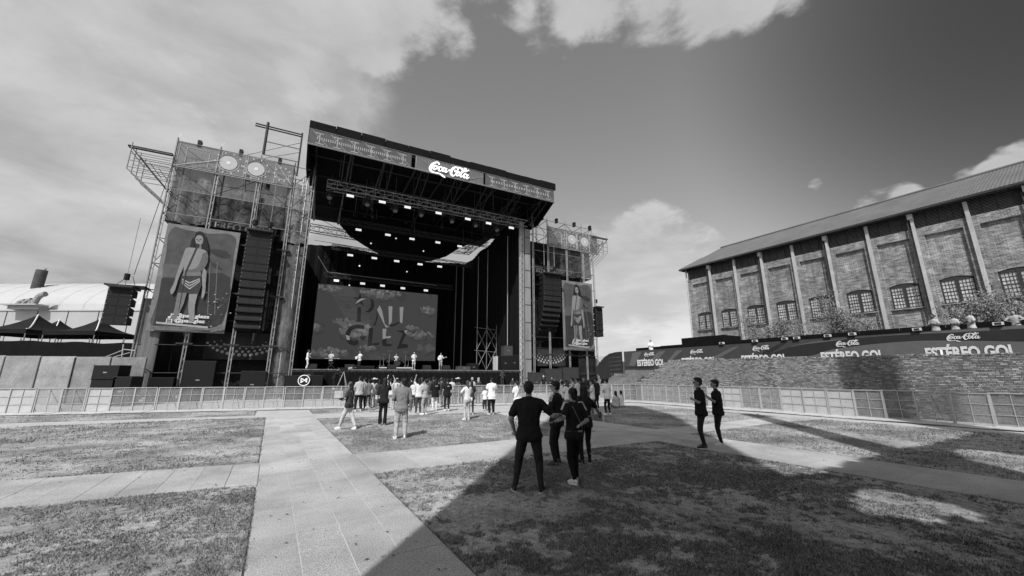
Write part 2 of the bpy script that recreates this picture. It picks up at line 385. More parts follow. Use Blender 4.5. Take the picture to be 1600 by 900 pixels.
def lawn_mat():
    m = bpy.data.materials.new('dry_lawn_soil'); m.use_nodes = True; N = m.node_tree.nodes; L = m.node_tree.links; b = N['Principled BSDF']
    b.inputs['Roughness'].default_value = .95; b.inputs['Specular IOR Level'].default_value = .1
    tc = N.new('ShaderNodeTexCoord')
    def nz(s, d): n = N.new('ShaderNodeTexNoise'); n.inputs['Scale'].default_value = s; n.inputs['Detail'].default_value = d; n.inputs['Roughness'].default_value = .65; L.new(tc.outputs['Object'], n.inputs['Vector']); return n
    a = nz(.55, 7); c = nz(9, 6); e = nz(80, 3)
    def mr(x, i0, i1, o0, o1): r = N.new('ShaderNodeMapRange'); L.new(x, r.inputs[0]); r.inputs[1].default_value = i0; r.inputs[2].default_value = i1; r.inputs[3].default_value = o0; r.inputs[4].default_value = o1; return r.outputs[0]
    def mul(x, y): q = N.new('ShaderNodeMath'); q.operation = 'MULTIPLY'; L.new(x, q.inputs[0]); L.new(y, q.inputs[1]); return q.outputs[0]
    v = mul(mul(mr(a.outputs['Fac'], .38, .62, .16, .34), mr(c.outputs['Fac'], .3, .7, .6, 1.4)), mr(e.outputs['Fac'], .3, .7, .6, 1.4))
    L.new(v, b.inputs['Base Color'])
    bp = N.new('ShaderNodeBump'); bp.inputs['Strength'].default_value = .7; bp.inputs['Distance'].default_value = .03; L.new(c.outputs['Fac'], bp.inputs['Height']); L.new(bp.outputs[0], b.inputs['Normal'])
    return m
LAWN = lawn_mat()
def grass_mat(name, v):
    return mat(name, v, .7, 1.1, .28, 14, .3, island=.55, spec=.2)
GR = grass_mat('dry_grass_blades', .15)
lawns = {
 'left_mid': [(-16, 12.9), (-4, 11.15), (-.04, 10.45), (-.04, 21.2), (-8, 22.1), (-16, 23)],
 'left_front': [(-.03, -2), (-.03, 8.42), (-3.1, 8.86), (-12, 10.1), (-16, 10.6), (-16, -2)],
 'left_strip': [(-14, 24.6), (-9, 24.3), (-.5, 22.7), (-.5, 25.4), (-6, 26.6), (-10.5, 28.2), (-14, 29)],
 'far_strip': [(1.95, 22.2), (5, 21.6), (4.6, 23.6), (1.95, 24.4)],
 'centre': [(1.9, 10.35), (9.55, 10.1), (9.55, 18.0), (1.9, 19.3)],
 'front': [(1.89, -3), (9.55, -3), (9.57, 7.75), (5, 8.13), (1.89, 8.2)],
 'right': [(11.68, -4), (20.2, -4), (20.3, 7.9), (17, 8.15), (11.68, 8.1)],
 'right_far': [(11.66, 9.5), (20.1, 9.5), (20.1, 16.6), (18, 18.3), (11.7, 12.0)],
}
def inpoly(P, poly):
    x, y = P[:, 0], P[:, 1]; ins = np.zeros(len(P), bool); n = len(poly)
    for i in range(n):
        x0, y0 = poly[i]; x1, y1 = poly[(i+1) % n]
        if y0 == y1: continue
        c = ((y0 > y) != (y1 > y)) & (x < (x1-x0)*(y-y0)/(y1-y0)+x0); ins ^= c
    return ins
def vnoise(P, s, seed):
    # cheap value noise on a lattice
    rs = np.random.RandomState(seed); T = rs.rand(64, 64); Q = P*s+1000; i = np.floor(Q).astype(int); f = Q-i; f = f*f*(3-2*f)
    g = lambda a, b: T[a % 64, b % 64]
    return (g(i[:, 0], i[:, 1])*(1-f[:, 0])+g(i[:, 0]+1, i[:, 1])*f[:, 0])*(1-f[:, 1])+(g(i[:, 0], i[:, 1]+1)*(1-f[:, 0])+g(i[:, 0]+1, i[:, 1]+1)*f[:, 0])*f[:, 1]
def blades(name, poly, n_try):
    poly = [tuple(p) for p in poly]; xs = [p[0] for p in poly]; ys = [p[1] for p in poly]
    # sample densely near the viewer: propose uniformly, keep in proportion to 1/distance^2
    P = np.random.rand(n_try, 2)*[max(xs)-min(xs), max(ys)-min(ys)]+[min(xs), min(ys)]
    P = P[inpoly(P, poly)]
    for (ax, ay), (bx_, by_) in zip(poly, poly[1:]+poly[:1]):          # ragged tufts along the edges
        L_ = math.hypot(bx_-ax, by_-ay); m = int(L_*260)
        if m: f = np.random.rand(m, 1); P = np.r_[P, np.array([[ax, ay]])*(1-f)+np.array([[bx_, by_]])*f+np.random.randn(m, 2)*.022]
    Wx = P[:, 0]*G.x.x+P[:, 1]*G.y.x; Wy = P[:, 0]*G.x.y+P[:, 1]*G.y.y; D = np.hypot(Wx, Wy)
    vis = (Wy > 2.8) & (np.abs(Wx) < Wy*1.5+1.5)
    dens = np.clip((4.5/D)**1.7, 0, 1)
    cl = .4*vnoise(P, .8, 1)+.4*vnoise(P, 3.3, 2)+.4*vnoise(P, 12, 3)
    edge = np.clip((cl-.5)*6, .05, 1)
    keep = vis & (np.random.rand(len(P)) < dens*edge)
    P = P[keep]; D = D[keep]; cl = cl[keep]; n = len(P)
    h = (.007+.016*np.random.rand(n))*(.5+cl*.9)*(1+D*.03); w = (.0022+.0018*np.random.rand(n))*(1+D*.15)
    a = np.random.rand(n)*2*np.pi; l = np.random.rand(n)*1.3+.25; b = a+np.pi/2+np.random.randn(n)*.4
    V = np.zeros((n, 3, 3)); base = np.c_[P, np.full(n, .0)]
    dx = np.c_[np.cos(a)*w, np.sin(a)*w, np.zeros(n)]
    V[:, 0] = base-dx; V[:, 1] = base+dx; V[:, 2] = base+np.c_[np.cos(b)*h*l*1.3, np.sin(b)*h*l*1.3, h+.006]
    me = bpy.data.meshes.new(name); me.vertices.add(n*3); me.vertices.foreach_set('co', V.ravel()); me.loops.add(n*3); me.polygons.add(n)
    me.loops.foreach_set('vertex_index', np.arange(n*3, dtype=np.int32)); me.polygons.foreach_set('loop_start', np.arange(0, n*3, 3, dtype=np.int32)); me.polygons.foreach_set('loop_total', np.full(n, 3, dtype=np.int32))
    me.update(calc_edges=True); me.materials.append(GR)
    o = bpy.data.objects.new('grass', me); col.objects.link(o); o.matrix_world = G.M
    tag(o, 'short dry trampled grass growing on the lawn', 'grass', kind='stuff')
    return n
tot = 0
LABG = {'left_mid': 'lawn grass left of the slab walk, behind the cross walk', 'left_front': 'lawn grass at the bottom left corner before the cross walk', 'left_strip': 'thin strip of grass along the left barrier line', 'far_strip': 'small grass patch by the barriers right of the slab walk end', 'centre': 'sunlit lawn grass where the jacketed spectator stands', 'front': 'shaded lawn grass filling the right foreground', 'right': 'lawn grass in front of the right barrier line', 'right_far': 'triangular lawn grass left of the right barriers, half in shade'}
for k, poly in lawns.items():
    o = M().prism([(x, y, -.02) for x, y in poly], (0, 0, .024)).build('lawn', LAWN, None, frame=G, kind='structure')
    A = (max(p[0] for p in poly)-min(p[0] for p in poly))*(max(p[1] for p in poly)-min(p[1] for p in poly))
    rate = {'front': 11000, 'left_front': 7500, 'left_mid': 5000, 'centre': 4500, 'right': 4500}.get(k, 1800)
    tot += blades('grass_'+k, poly, int(A*rate))
    bpy.context.scene.collection.objects[-1]['label'] = LABG[k]
print('blades', tot)
def litter(name, label, m, n, rect, size, z):
    mm = M(); rnd = random.Random(9)
    for i in range(n):
        x, y = rnd.uniform(rect[0], rect[1]), rnd.uniform(rect[2], rect[3]); a = rnd.uniform(0, 6.28); s_ = size*rnd.uniform(.5, 1.4); c, d = math.cos(a)*s_, math.sin(a)*s_
        mm.add([(x-c, y-d, z), (x+d*.5, y-c*.5, z+s_*.3), (x+c, y+d, z+.004), (x-d*.5, y+c*.5, z+s_*.35)], [(0, 1, 2, 3)])
    tag(mm.build(name, m, None, frame=G), label, 'leaves', kind='stuff')
litter('dead_leaves', 'dead leaves and scraps scattered over lawns and walks', mat('dead_leaf', .16, .8, island=.8), 2600, (-10, 20, 1, 18), .022, .018)
del_ = [path.pop(k) for k in ('label', 'category') if k in path.keys()]
# ------------------------------------------------------------------ crowd barriers (one metre panels)
MESH = mat('barrier_mesh', .3, .6, 1.2, .18, 9, .12, alpha=.28)
MESH2 = mat('barrier_mesh_pale', .45, .6, 1.2, .15, alpha=.7)
BFR = mat('barrier_frame', .36, .45, 4, .15, metal=.2)
PLATE = mat('barrier_plate', .5, .6, 5, .25, metal=.3)
def make_barrier(meshmat):
    t = thing('crowd_barrier', 'pale metal crowd barrier panel standing in the barrier line', 'barrier', (0, 0, 0), W, group='crowd barrier panels')
    h = 1.17
    for x in (.02, .98): M().b2((x-.022, -.025, .03), (x+.022, .025, h)).build('upright', BFR, t)
    M().b2((0, -.04, h), (1, .04, h+.035)).build('top_rail', BFR, t)
    M().b2((.49, -.012, .05), (.51, .012, h)).build('mid_upright', BFR, t)
    for z in (.42, .8): M().b2((.042, -.011, z-.011), (.958, .011, z+.011)).build('cross_rail', BFR, t)
    M().b2((.042, .016, .05), (.958, .02, h)).build('mesh_sheet', meshmat, t)
    M().add([(0, -.95, .012), (1, -.95, .012), (1, .05, .04), (0, .05, .04), (0, -.95, 0), (1, -.95, 0), (1, .05, 0), (0, .05, 0)], [(0, 1, 2, 3), (4, 5, 6, 7), (0, 1, 5, 4), (2, 3, 7, 6), (0, 3, 7, 4), (1, 2, 6, 5)]).build('floor_plate', PLATE, t)
    M().tube((.5, .02, 1.1), (.5, 1.0, .03), .02, 5).build('rear_brace', BFR, t)
    return t
b0 = make_barrier(MESH); b1_ = make_barrier(MESH2); b2_ = make_barrier(mat('barrier_mesh_dark', .2, .6, 1.5, .3, 9, .2, alpha=.4)); nbar = 0  # third variant: darker mesh tone, drawn at random for some panels
def barrier_line(A, B, group, label, palef, fromend=False):
    global nbar
    A, B = Vector(A), Vector(B); L = (B-A).length; n = int(round(L)); d = (B-A)/L; ang = math.atan2(d.y, d.x)
    for i in range(n):
        o = copy_tree(b1_ if palef(i) else (b2_ if random.random() < .35 else b0))
        p = A+d*(L*i/n); o.matrix_world = Matrix.Translation((p.x+random.uniform(-.02, .02), p.y+random.uniform(-.02, .02), random.uniform(-.004, .012))) @ Matrix.Rotation(ang+random.uniform(-.025, .025), 4, 'Z') @ Matrix.Rotation(random.uniform(-.012, .012), 4, 'Y')
        o['group'] = group; k_ = (n-i) if fromend else i+1; o['label'] = '%s %s' % (nth(k_), label)
BL = barrier_line((-27.5, 18.7), (9.1, 29.15), 'barriers in front of the stage', 'metal crowd barrier panel left of the right corner, in the line before the stage', lambda i: i in (0, 1, 2, 3, 6), True)
gA = G.world(22.7, 20.4); gB = G.world(22.7, -1.6)
barrier_line(gA, gB, 'barriers in front of the brick wall', 'metal crowd barrier panel from the far corner, in the line along the brick wall', lambda i: i in (6, 7, 10, 11, 12))
for o in (b0, b1_, b2_):
    for c in list(o.children): bpy.data.objects.remove(c)
    bpy.data.objects.remove(o)

# ------------------------------------------------------------------ old brick garden wall
wall = thing('brick_wall', 'long low old brick wall with worn limewash below the red banner, stepped down at its far end'.replace('red ', 'long '), 'wall', (24.6, 0, 0), G)
MORTAR = mat('lime_mortar', .12, .95, 3, .3, bump=.5, bscale=50)
BR1 = mat('old_brick', .165, .9, .9, .3, 7, .3, bump=.5, bscale=40, island=.28)
BR2 = mat('limewashed_brick', .265, .9, .8, .2, 8, .22, bump=.5, bscale=40, island=.22)
def wtop(y):
    if y < 18.4: return 2.70+.0145*y
    return max(.9, 2.94-.24*math.floor((y-18.4)/.44+1)) if y < 22.4 else .9
mm = M()
y = -5.0
while y < 22.4:
    y1 = min(y+.44, 22.4) if y >= 18.4 else 18.4
    ym = (y+y1)/2; zt = wtop(18.39 if y < 18 else ym)
    if y < 18: mm.prism([(24.63, -5, 0), (24.63, 18.4, 0), (24.63, 18.4, wtop(18.3)-.08), (24.63, -5, wtop(-5)-.08)], (.5, 0, 0))
    else: mm.b2((24.63, y, 0), (25.13, y1, zt-.03))
    y = y1
mm.build('mortar_core', MORTAR, wall)
A1, A2 = M(), M(); row = 0; z = 0.
pn = lambda a, b: noise.noise(Vector((a*.22, b*.5, 3.7)))+.35*noise.noise(Vector((a*1.3, b*1.6, 8.1)))
while z < 3.1:
    y = -5.0+(.12 if row % 2 else 0)
    while y < 22.4:
        zt = wtop(y+.1)
        q = .2
        if z+.06 <= zt+.01:
            top = z+.15 > zt
            L_ = .09 if top else random.choice((.19, .2, .1))
            q = 0
            while q < .21:
                if random.random() > .07:
                    pr = random.uniform(.008, .02)+(.02 if top else 0)
                    pale = pn(y, z)*1.2 + (y-9)*.16 + random.uniform(-1.3, 1.3) > 0
                    (A2 if pale else A1).b2((24.63-pr, y+q, z+.004), (24.66, y+q+L_-.014, z+.055+random.uniform(-.006, .004)))
                q += L_+.006
        y += q
    z += .068; row += 1
tag(A1.build('brick', BR1, wall), kind='stuff'); tag(A2.build('limewashed_brick', BR2, wall), kind='stuff')
cop = M()
for i in range(10):
    y0 = 18.4+.44*i; cop.b2((24.58, y0+.01, wtop(y0+.1)-.03), (25.15, y0+.43, wtop(y0+.1)+.035))
cop.build('step_coping', BR2, wall)
# dark brick stair flight further left, behind the far barriers
st = thing('brick_steps', 'short dark brick stair flight beside the low end of the brick wall', 'steps', (24.6, 22.5, 0), G)
for i in range(7): M().b2((24.5+i*.32, 22.45, 0), (25.1+i*.32, 25.6, .95+i*.17)).build('step', BR1, st)

# ------------------------------------------------------------------ terrace with its long banner
terr = thing('viewing_terrace', 'raised viewing terrace deck behind the long printed banner', 'terrace', (28.2, 0, 0), G)
TG = mat('terrace_grey', .12, .8, 1, .2)
M().b2((28.25, -8, 0), (34, 26.2, 3.1)).build('deck_base', TG, terr)
M().b2((28.2, 18.5, 1.0), (28.24, 25.9, 2.62)).build('grey_skirt', mat('skirt_grey', .17, .8, 1, .12), terr)
for i in range(17):
    y0 = -8+i*2.0; M().b2((33.6, y0, 2.85), (33.68, y0+1.96, 4.75)).build('rear_screen', BLACK, terr)
M().b2((29.0, -8, 3.85), (29.06, 19.5, 4.22)).build('rail_screen', BLACK, terr)
for i in range(14): M().b2((29.0, -7+i*2, 2.85), (29.06, -6.93+i*2, 4.0)).build('rail_post', BLACK2, terr)
M().b2((30, 22.5, 2.85), (33, 26, 4.4)).build('end_screen', BLACK, terr)
M().b2((30.5, 17.5, 2.85), (33, 21.3, 5.0)).build('bar_box', BLACK, terr)
ban = thing('printed_banner', 'long dark printed banner with curved light bands and repeated white lettering along the terrace', 'banner', (28, 0, 0), G)
BD, BM_, BLt = mat('banner_dark', .025, .8, 2, .12), mat('banner_mid', .05, .8, 2, .12), mat('banner_light', .1, .8, 2, .1)
BTXT = mat('banner_lettering', .55, .7, 3, .08)
ys = [25.75, 22.5, 18, 13.4, 8.8, 4.2, -.4, -5]
for y0, y1 in zip(ys, ys[1:]):
    M().b2((28, y1+.01, 2.15 if y1 < 20 else 2.6), (28.03, y0-.01, 4.0)).build('banner_panel', BM_, ban)
def zoomed(pts, sc, ox, oy): return [(ox+x/sc, oy+y/sc) for x, y in pts]
def decal(pxs, x, m, parent, name='printed_band', zclip=(2.2, 3.99), k=0):
    pts = []
    for u, v in pxs:
        yy, zz = GP(u, v, 28); pts.append((x-.004*k, yy, min(max(zz, zclip[0]), zclip[1])))
    return M().prism(pts, (.0015, 0, 0)).build(name, m, parent)
decal(zoomed([(160, 175), (240, 165), (180, 290), (130, 290)], 5.623, 960, 520), 27.99, BLt, ban)
decal(zoomed([(388, 163), (450, 158), (340, 290), (270, 290)], 5.623, 960, 520), 27.99, BLt, ban)
decal(zoomed([(545, 155), (602, 150), (500, 245), (440, 280)], 5.623, 960, 520), 27.99, BLt, ban)
decal(zoomed([(1045, 125), (1100, 118), (915, 226), (830, 230)], 5.623, 960, 520), 27.99, BLt, ban)
decal(zoomed([(1440, 100), (1500, 96), (1300, 225), (1200, 230)], 5.623, 960, 520), 27.99, BD, ban)
light = [(1236, 541), (1270, 534), (1330, 528), (1420, 521), (1620, 507), (1620, 560), (1238, 560)]
decal(light, 27.985, BLt, ban)
dark = smooth_pts([(1204, 553), (1240, 541), (1290, 534), (1350, 527), (1420, 522.5), (1500, 519), (1620, 512)], 4)+smooth_pts([(1620, 534), (1560, 533), (1500, 532), (1430, 532.5), (1360, 538), (1300, 546), (1262, 557), (1210, 560)], 4)
decal(dark, 27.98, BD, ban)
for i, yc in enumerate((22.75, 18.26, 13.55, 8.87, 4.45, -.1)):
    letters('ESTÉREO GOL', ban, (27.965, yc, 2.62), (0, -1, 0), .70, 2.85, BTXT, 'lettering', bold=.045)
    script_logo(ban, (27.965, yc+.62, 3.42), (0, -1, 0), 1.14, BTXT, fat=.8, depth=.004, ext=.002)
curt = thing('banner_drape', 'dark striped banner drape hanging at the far left end of the terrace', 'banner', (28, 26, 0), G)
mm = M(); n = 12
pr = [(26.0, 0.9, 4.02), (26.8, .9, 4.0), (27.6, .9, 3.9), (28.3, 1.3, 3.6), (29.0, 1.7, 3.1), (29.5, 2.0, 2.6)]
for (a, z0, z1), (b, z2, z3) in zip(pr, pr[1:]): mm.prism([(28, a, z0), (28, b, z2), (28, b, z3), (28, a, z1)], (.05, 0, 0))
mm.build('drape', BD, curt)
for i in range(6):
    z0 = 1.6+i*.37; M().prism([(27.99, 26.2, z0), (27.99, 27.7, z0-.12+.02*i), (27.99, 27.7, z0+.03), (27.99, 26.2, z0+.14)], (.004, 0, 0)).build('printed_stripe', BM_, curt)
fl0 = thing('flood_light', 'small pale floodlight clamped to the top edge of the terrace banner', 'light', (28, 0, 4.0), G, group='floodlights on the terrace banner')
M().b2((27.85, -.16, 4.06), (28.0, .16, 4.2)).build('housing', mat('lamp_pale', .5, .5), fl0)
M().b2((27.95, -.03, 3.98), (28.02, .03, 4.07)).build('clamp', BLACK2, fl0)
M().b2((27.84, -.1, 4.08), (27.849, .1, 4.18)).build('lens', DSTEEL, fl0)
for i, u in enumerate((1567, 1437, 1334, 1295, 1227, 1246, 1180, 1128)):
    o = fl0 if i == 0 else copy_tree(fl0); yy = GP(u, 530, 28)[0]; o.matrix_world = G.M @ Matrix.Translation((28, yy, 4.0)); o['label'] = '%s small pale floodlight from the right on the terrace banner edge' % nth(sorted((-1567, -1437, -1334, -1295, -1227, -1246, -1180, -1128)).index(-u)+1)
# ------------------------------------------------------------------ brick mill building
mill = thing('mill_building', 'long tall brick industrial building with small paned windows and corrugated metal roof', 'building', (45, 0, 0), G)
def brick_mat(name, c1, c2, mo):
    m = bpy.data.materials.new(name); m.use_nodes = True; N = m.node_tree.nodes; L = m.node_tree.links; b = N['Principled BSDF']; b.inputs['Roughness'].default_value = .9; b.inputs['Specular IOR Level'].default_value = .15
    tc = N.new('ShaderNodeTexCoord'); sp = N.new('ShaderNodeSeparateXYZ'); L.new(tc.outputs['Object'], sp.inputs[0]); cb = N.new('ShaderNodeCombineXYZ')
    L.new(sp.outputs[1], cb.inputs[0]); L.new(sp.outputs[2], cb.inputs[1])
    br = N.new('ShaderNodeTexBrick'); L.new(cb.outputs[0], br.inputs['Vector']); br.inputs['Scale'].default_value = 1; br.inputs['Brick Width'].default_value = .3; br.inputs['Row Height'].default_value = .1; br.inputs['Mortar Size'].default_value = .012
    br.inputs['Color1'].default_value = (c1,)*3+(1,); br.inputs['Color2'].default_value = (c2,)*3+(1,); br.inputs['Mortar'].default_value = (mo,)*3+(1,); br.inputs['Bias'].default_value = -.1
    def nz(s, d, a, lo, hi, st=(1, 1, 1)):
        mp = N.new('ShaderNodeMapping'); mp.inputs['Scale'].default_value = st; L.new(tc.outputs['Object'], mp.inputs[0])
        n = N.new('ShaderNodeTexNoise'); n.inputs['Scale'].default_value = s; n.inputs['Detail'].default_value = d; n.inputs['Roughness'].default_value = .68; L.new(mp.outputs[0], n.inputs['Vector'])
        r = N.new('ShaderNodeMapRange'); L.new(n.outputs['Fac'], r.inputs[0]); r.inputs[1].default_value = .3; r.inputs[2].default_value = .7; r.inputs[3].default_value = lo; r.inputs[4].default_value = hi
        return r.outputs[0]
    v = br.outputs['Color']
    for o in (nz(.5, 6, 0, .72, 1.3), nz(3.2, 5, 0, .55, 1.5, (1, .45, 1.6)), nz(1.1, 4, 0, .7, 1.3, (1, 3, .2)), nz(.9, 7, 0, .8, 1.25)):
        q = N.new('ShaderNodeVectorMath'); q.operation = 'SCALE'; L.new(v, q.inputs[0]); L.new(o, q.inputs['Scale']); v = q.outputs[0]
    L.new(v, b.inputs['Base Color'])
    bp = N.new('ShaderNodeBump'); bp.inputs['Strength'].default_value = .5; bp.inputs['Distance'].default_value = .02; L.new(br.outputs['Fac'], bp.inputs['Height']); bp.invert = True; L.new(bp.outputs[0], b.inputs['Normal'])
    return m
BRK = brick_mat('mill_brick', .10, .21, .3)
GLASS = mat('window_glass', .42, .25, 3, .35, 1.1, .3, spec=.6)
FRM = mat('window_frame_dark', .035, .6)
PIPE = mat('painted_steel', .36, .6, 2, .15)
CONC = mat('pier_concrete', .34, .8, 3, .2, stretch=(1, 1, .3))
ROOF = mat('corrugated_roof', .11, .7, .6, .15, 5, .12, metal=.0, stretch=(.3, 1, 1))
bays = [28.0-3.02*i for i in range(12)]
mm = M()
mm.b2((45, 28+1.08, 0), (45.5, 29.9, 13.9))                       # end pier
for c in bays: mm.b2((45, c-1.94, 0), (45.5, c-1.08, 13.2))
mm.b2((45, -8, 13.2), (45.5, 28+1.08, 13.9))
mm.b2((45.5, -8, 0), (58, 29.9, 15.2))
mm.build('wall', BRK, mill)
mm = M()
for c in bays:                                                      # recessed fields with window openings
    a, b, w = c-1.08, c+1.08, .93
    mm.b2((45.24, a, 0), (45.5, b, 7.36)); mm.b2((45.24, a, 7.36), (45.5, c-w, 13.2)); mm.b2((45.24, c+w, 7.36), (45.5, b, 13.2))
    arc = [(45.24, c-w+2*w*i/8, 9.3+.2*(1-((i-4)/4)**2)) for i in range(9)]
    mm.prism(arc+[(45.24, c+w, 13.2), (45.24, c-w, 13.2)], (.26, 0, 0))
mm.build('recessed_brickwork', BRK, mill)
for c in bays:
    w = .93
    wn = M(); wn.b2((45.3, c-w, 7.36), (45.42, c-w+.1, 9.45)); wn.b2((45.3, c+w-.1, 7.36), (45.42, c+w, 9.45)); wn.b2((45.28, c-.1, 7.36), (45.42, c+.1, 9.5)); wn.b2((45.3, c-w, 9.18), (45.42, c+w, 9.5)); wn.b2((45.3, c-w, 7.36), (45.42, c+w, 7.46))
    wo = wn.build('window', FRM, mill)
    M().b2((45.0, c-w-.12, 7.26), (45.3, c+w+.12, 7.355)).build('sill', BRK, wo)
    for s_ in (-1, 1):
        y0, y1 = (c+.1, c+w-.1) if s_ > 0 else (c-w+.1, c-.1)
        M().b2((45.37, y0, 7.46), (45.39, y1, 9.18)).build('pane', GLASS, wo)
        g = M()
        for i in range(1, 4): yy = y0+(y1-y0)*i/4; g.b2((45.335, yy-.013, 7.46), (45.36, yy+.013, 9.18))
        for i in range(1, 6): zz = 7.46+1.72*i/6; t_ = .03 if i == 3 else .013; g.b2((45.33, y0, zz-t_), (45.365, y1, zz+t_))
        tag(g.build('glazing_bars', FRM, wo), kind='stuff')
for i, c in enumerate(bays):                                        # louvre band
    lv = M()
    for k in range(11): z = 14.0+k*.115; lv.add([(45.02, c-1.48, z), (45.02, c+1.48, z), (45.14, c+1.48, z+.075), (45.14, c-1.48, z+.075), (45.02, c-1.48, z-.012), (45.02, c+1.48, z-.012), (45.14, c+1.48, z+.063), (45.14, c-1.48, z+.063)], [(0, 1, 2, 3), (7, 6, 5, 4), (0, 4, 5, 1), (2, 6, 7, 3)])
    tag(lv.build('louvre', mat('louvre_grey', .17, .7, 3, .3), mill), kind='stuff')
    for k in range(3): M().b2((45.0, c-.78+.75*k, 13.9), (45.16, c-.73+.75*k, 15.3)).build('louvre_post', FRM, mill)
    M().b2((45.2, c-1.5, 13.9), (45.24, c+1.5, 15.3)).build('louvre_back', BLACK2, mill)
for i in range(13):
    yy = 29.5-3.02*i
    if i == 0: M().tube((44.93, 29.75, 2), (44.93, 29.75, 15.2), .09, 8).build('downpipe', PIPE, mill); continue
    if i % 2:
        M().b2((44.72, yy-.05, 2), (44.98, yy+.14, 14.9)).build('pier', PIPE, mill)
        M().b2((44.55, yy-.08, 14.7), (44.98, yy+.24, 15.15)).build('pier_head', PIPE, mill)
        M().tube((44.78, yy+.33, 2), (44.78, yy+.33, 14.8), .06, 6).build('downpipe', DSTEEL, mill)
    else: M().b2((44.78, yy-.1, 2), (44.98, yy+.13, 15.1)).build('pier', CONC, mill)
def roofside(x0, z0, x1, z1):
    mm = M(); vs = []; n = 0; y = -9.
    pts = []
    while y <= 30.35: pts.append((y, .035 if n % 2 else 0)); y += .11; n += 1
    vs = [(x0, y, z0+h) for y, h in pts]+[(x1, y, z1+h) for y, h in pts]+[(x0, y, z0+h-.06) for y, h in pts]+[(x1, y, z1+h-.06) for y, h in pts]
    k = len(pts); fs = [(i, i+1, k+i+1, k+i) for i in range(k-1)]+[(2*k+i, 3*k+i, 3*k+i+1, 2*k+i+1) for i in range(k-1)]+[(i, 2*k+i, 2*k+i+1, i+1) for i in range(k-1)]+[(k+i, k+i+1, 3*k+i+1, 3*k+i) for i in range(k-1)]
    return mm.add(vs, fs)
roofside(44.25, 15.38, 49.6, 17.86).build('roof', ROOF, mill); roofside(49.5, 17.75, 55, 20.3).build('roof', ROOF, mill); roofside(65.7, 15.4, 55, 20.3).build('roof', ROOF, mill)
M().tube((55, -9, 20.36), (55, 30.35, 20.36), .16, 8).build('ridge_cap', ROOF, mill)
M().b2((44.2, -9, 15.2), (44.3, 30.3, 15.37)).build('gutter', DSTEEL, mill)
M().prism([(44.25, 30.3, 15.2), (55, 30.3, 20.1), (65.7, 30.3, 15.2)], (0, -.06, 0)).build('gable_board', DSTEEL, mill)
M().prism([(45.5, 29.9, 15.2), (55, 29.9, 19.6), (64.5, 29.9, 15.2)], (0, -.3, 0)).build('gable_wall', BRK, mill)

# ------------------------------------------------------------------ shrubs and small trees behind the terrace
LEAF = mat('leaf_grey', .17, .6, 2, .3, island=.55, spec=.3); BARK = mat('bark', .08, .9, 8, .3)
def small_tree(gx, gy, h, rad, nleaf, label, z0=0., seed=1):
    rnd = random.Random(seed); t = thing('small_tree', label, 'tree', (gx, gy, 0), G, group='trees between terrace and mill')
    tr = M(); tips = []
    base = Vector((gx, gy, 0)); fork = base+Vector((0, 0, h*.45)); tr.tube(base, fork, .11, 7, .08)
    for i in range(11):
        a = rnd.uniform(0, 6.28); e = fork+Vector((math.cos(a)*rad*rnd.uniform(.4, .95), math.sin(a)*rad*rnd.uniform(.4, .95), h*rnd.uniform(.12, .5))); mid = fork.lerp(e, .5)+Vector((0, 0, .15))
        tr.tube(fork-Vector((0, 0, rnd.uniform(0, h*.12))), mid, .05, 5, .03); tr.tube(mid, e, .03, 4, .012); tips += [e, mid]
        for j in range(4):
            e2 = e+Vector((rnd.gauss(0, .35), rnd.gauss(0, .35), rnd.gauss(.25, .3)))*rad*.5; tr.tube(mid.lerp(e, .6), e2, .014, 3, .006); tips.append(e2)
    tr.build('trunk', BARK, t, smooth=True)
    V = []; Fc = []
    for i in range(nleaf):
        tip = rnd.choice(tips); p = tip+Vector((rnd.gauss(0, 1), rnd.gauss(0, 1), rnd.gauss(0, .9)))*rad*.2
        if p.z < h*.36: continue
        q = Euler((rnd.uniform(0, 6.28), rnd.uniform(0, 6.28), rnd.uniform(0, 6.28))).to_matrix(); l = rnd.uniform(.05, .11); w = l*.38
        k = len(V); V += [p+q @ Vector((-l, 0, 0)), p+q @ Vector((0, w, .01)), p+q @ Vector((l, 0, 0)), p+q @ Vector((0, -w, .01))]; Fc.append((k, k+1, k+2, k+3))
    me = bpy.data.meshes.new('crown'); off = OFF[t.name]; me.from_pydata([tuple(v-off) for v in V], [], Fc); me.materials.append(LEAF)
    o = bpy.data.objects.new('crown', me); col.objects.link(o); o.parent = t
def tree_at(u, vtop, gx, rad, n, label, seed):
    gy, z = GP(u, vtop, gx); small_tree(gx, gy, z/ .98, rad, n, label, seed=seed)
tree_at(1195, 496, 38, 1.9, 4200, 'small leafy tree in front of the mill windows, leftmost above the terrace rail', 3)
tree_at(1238, 500, 37.5, 1.2, 1500, 'low loose shrub crown between the two fuller trees above the terrace', 13)
tree_at(1297, 476, 37, 2.0, 5200, 'fullest grey leafy tree above the terrace, middle one in front of the mill', 4)
tree_at(1330, 492, 36.5, 1.3, 2200, 'spreading shrub crown hugging the right side of the fullest tree', 14)
tree_at(1520, 478, 36, 1.4, 2500, 'dark leafy shrub right behind the spectators leaning on the banner', 5)
tree_at(1578, 462, 36, 1.5, 3000, 'dark leafy shrub at the right edge below the last mill window', 6)
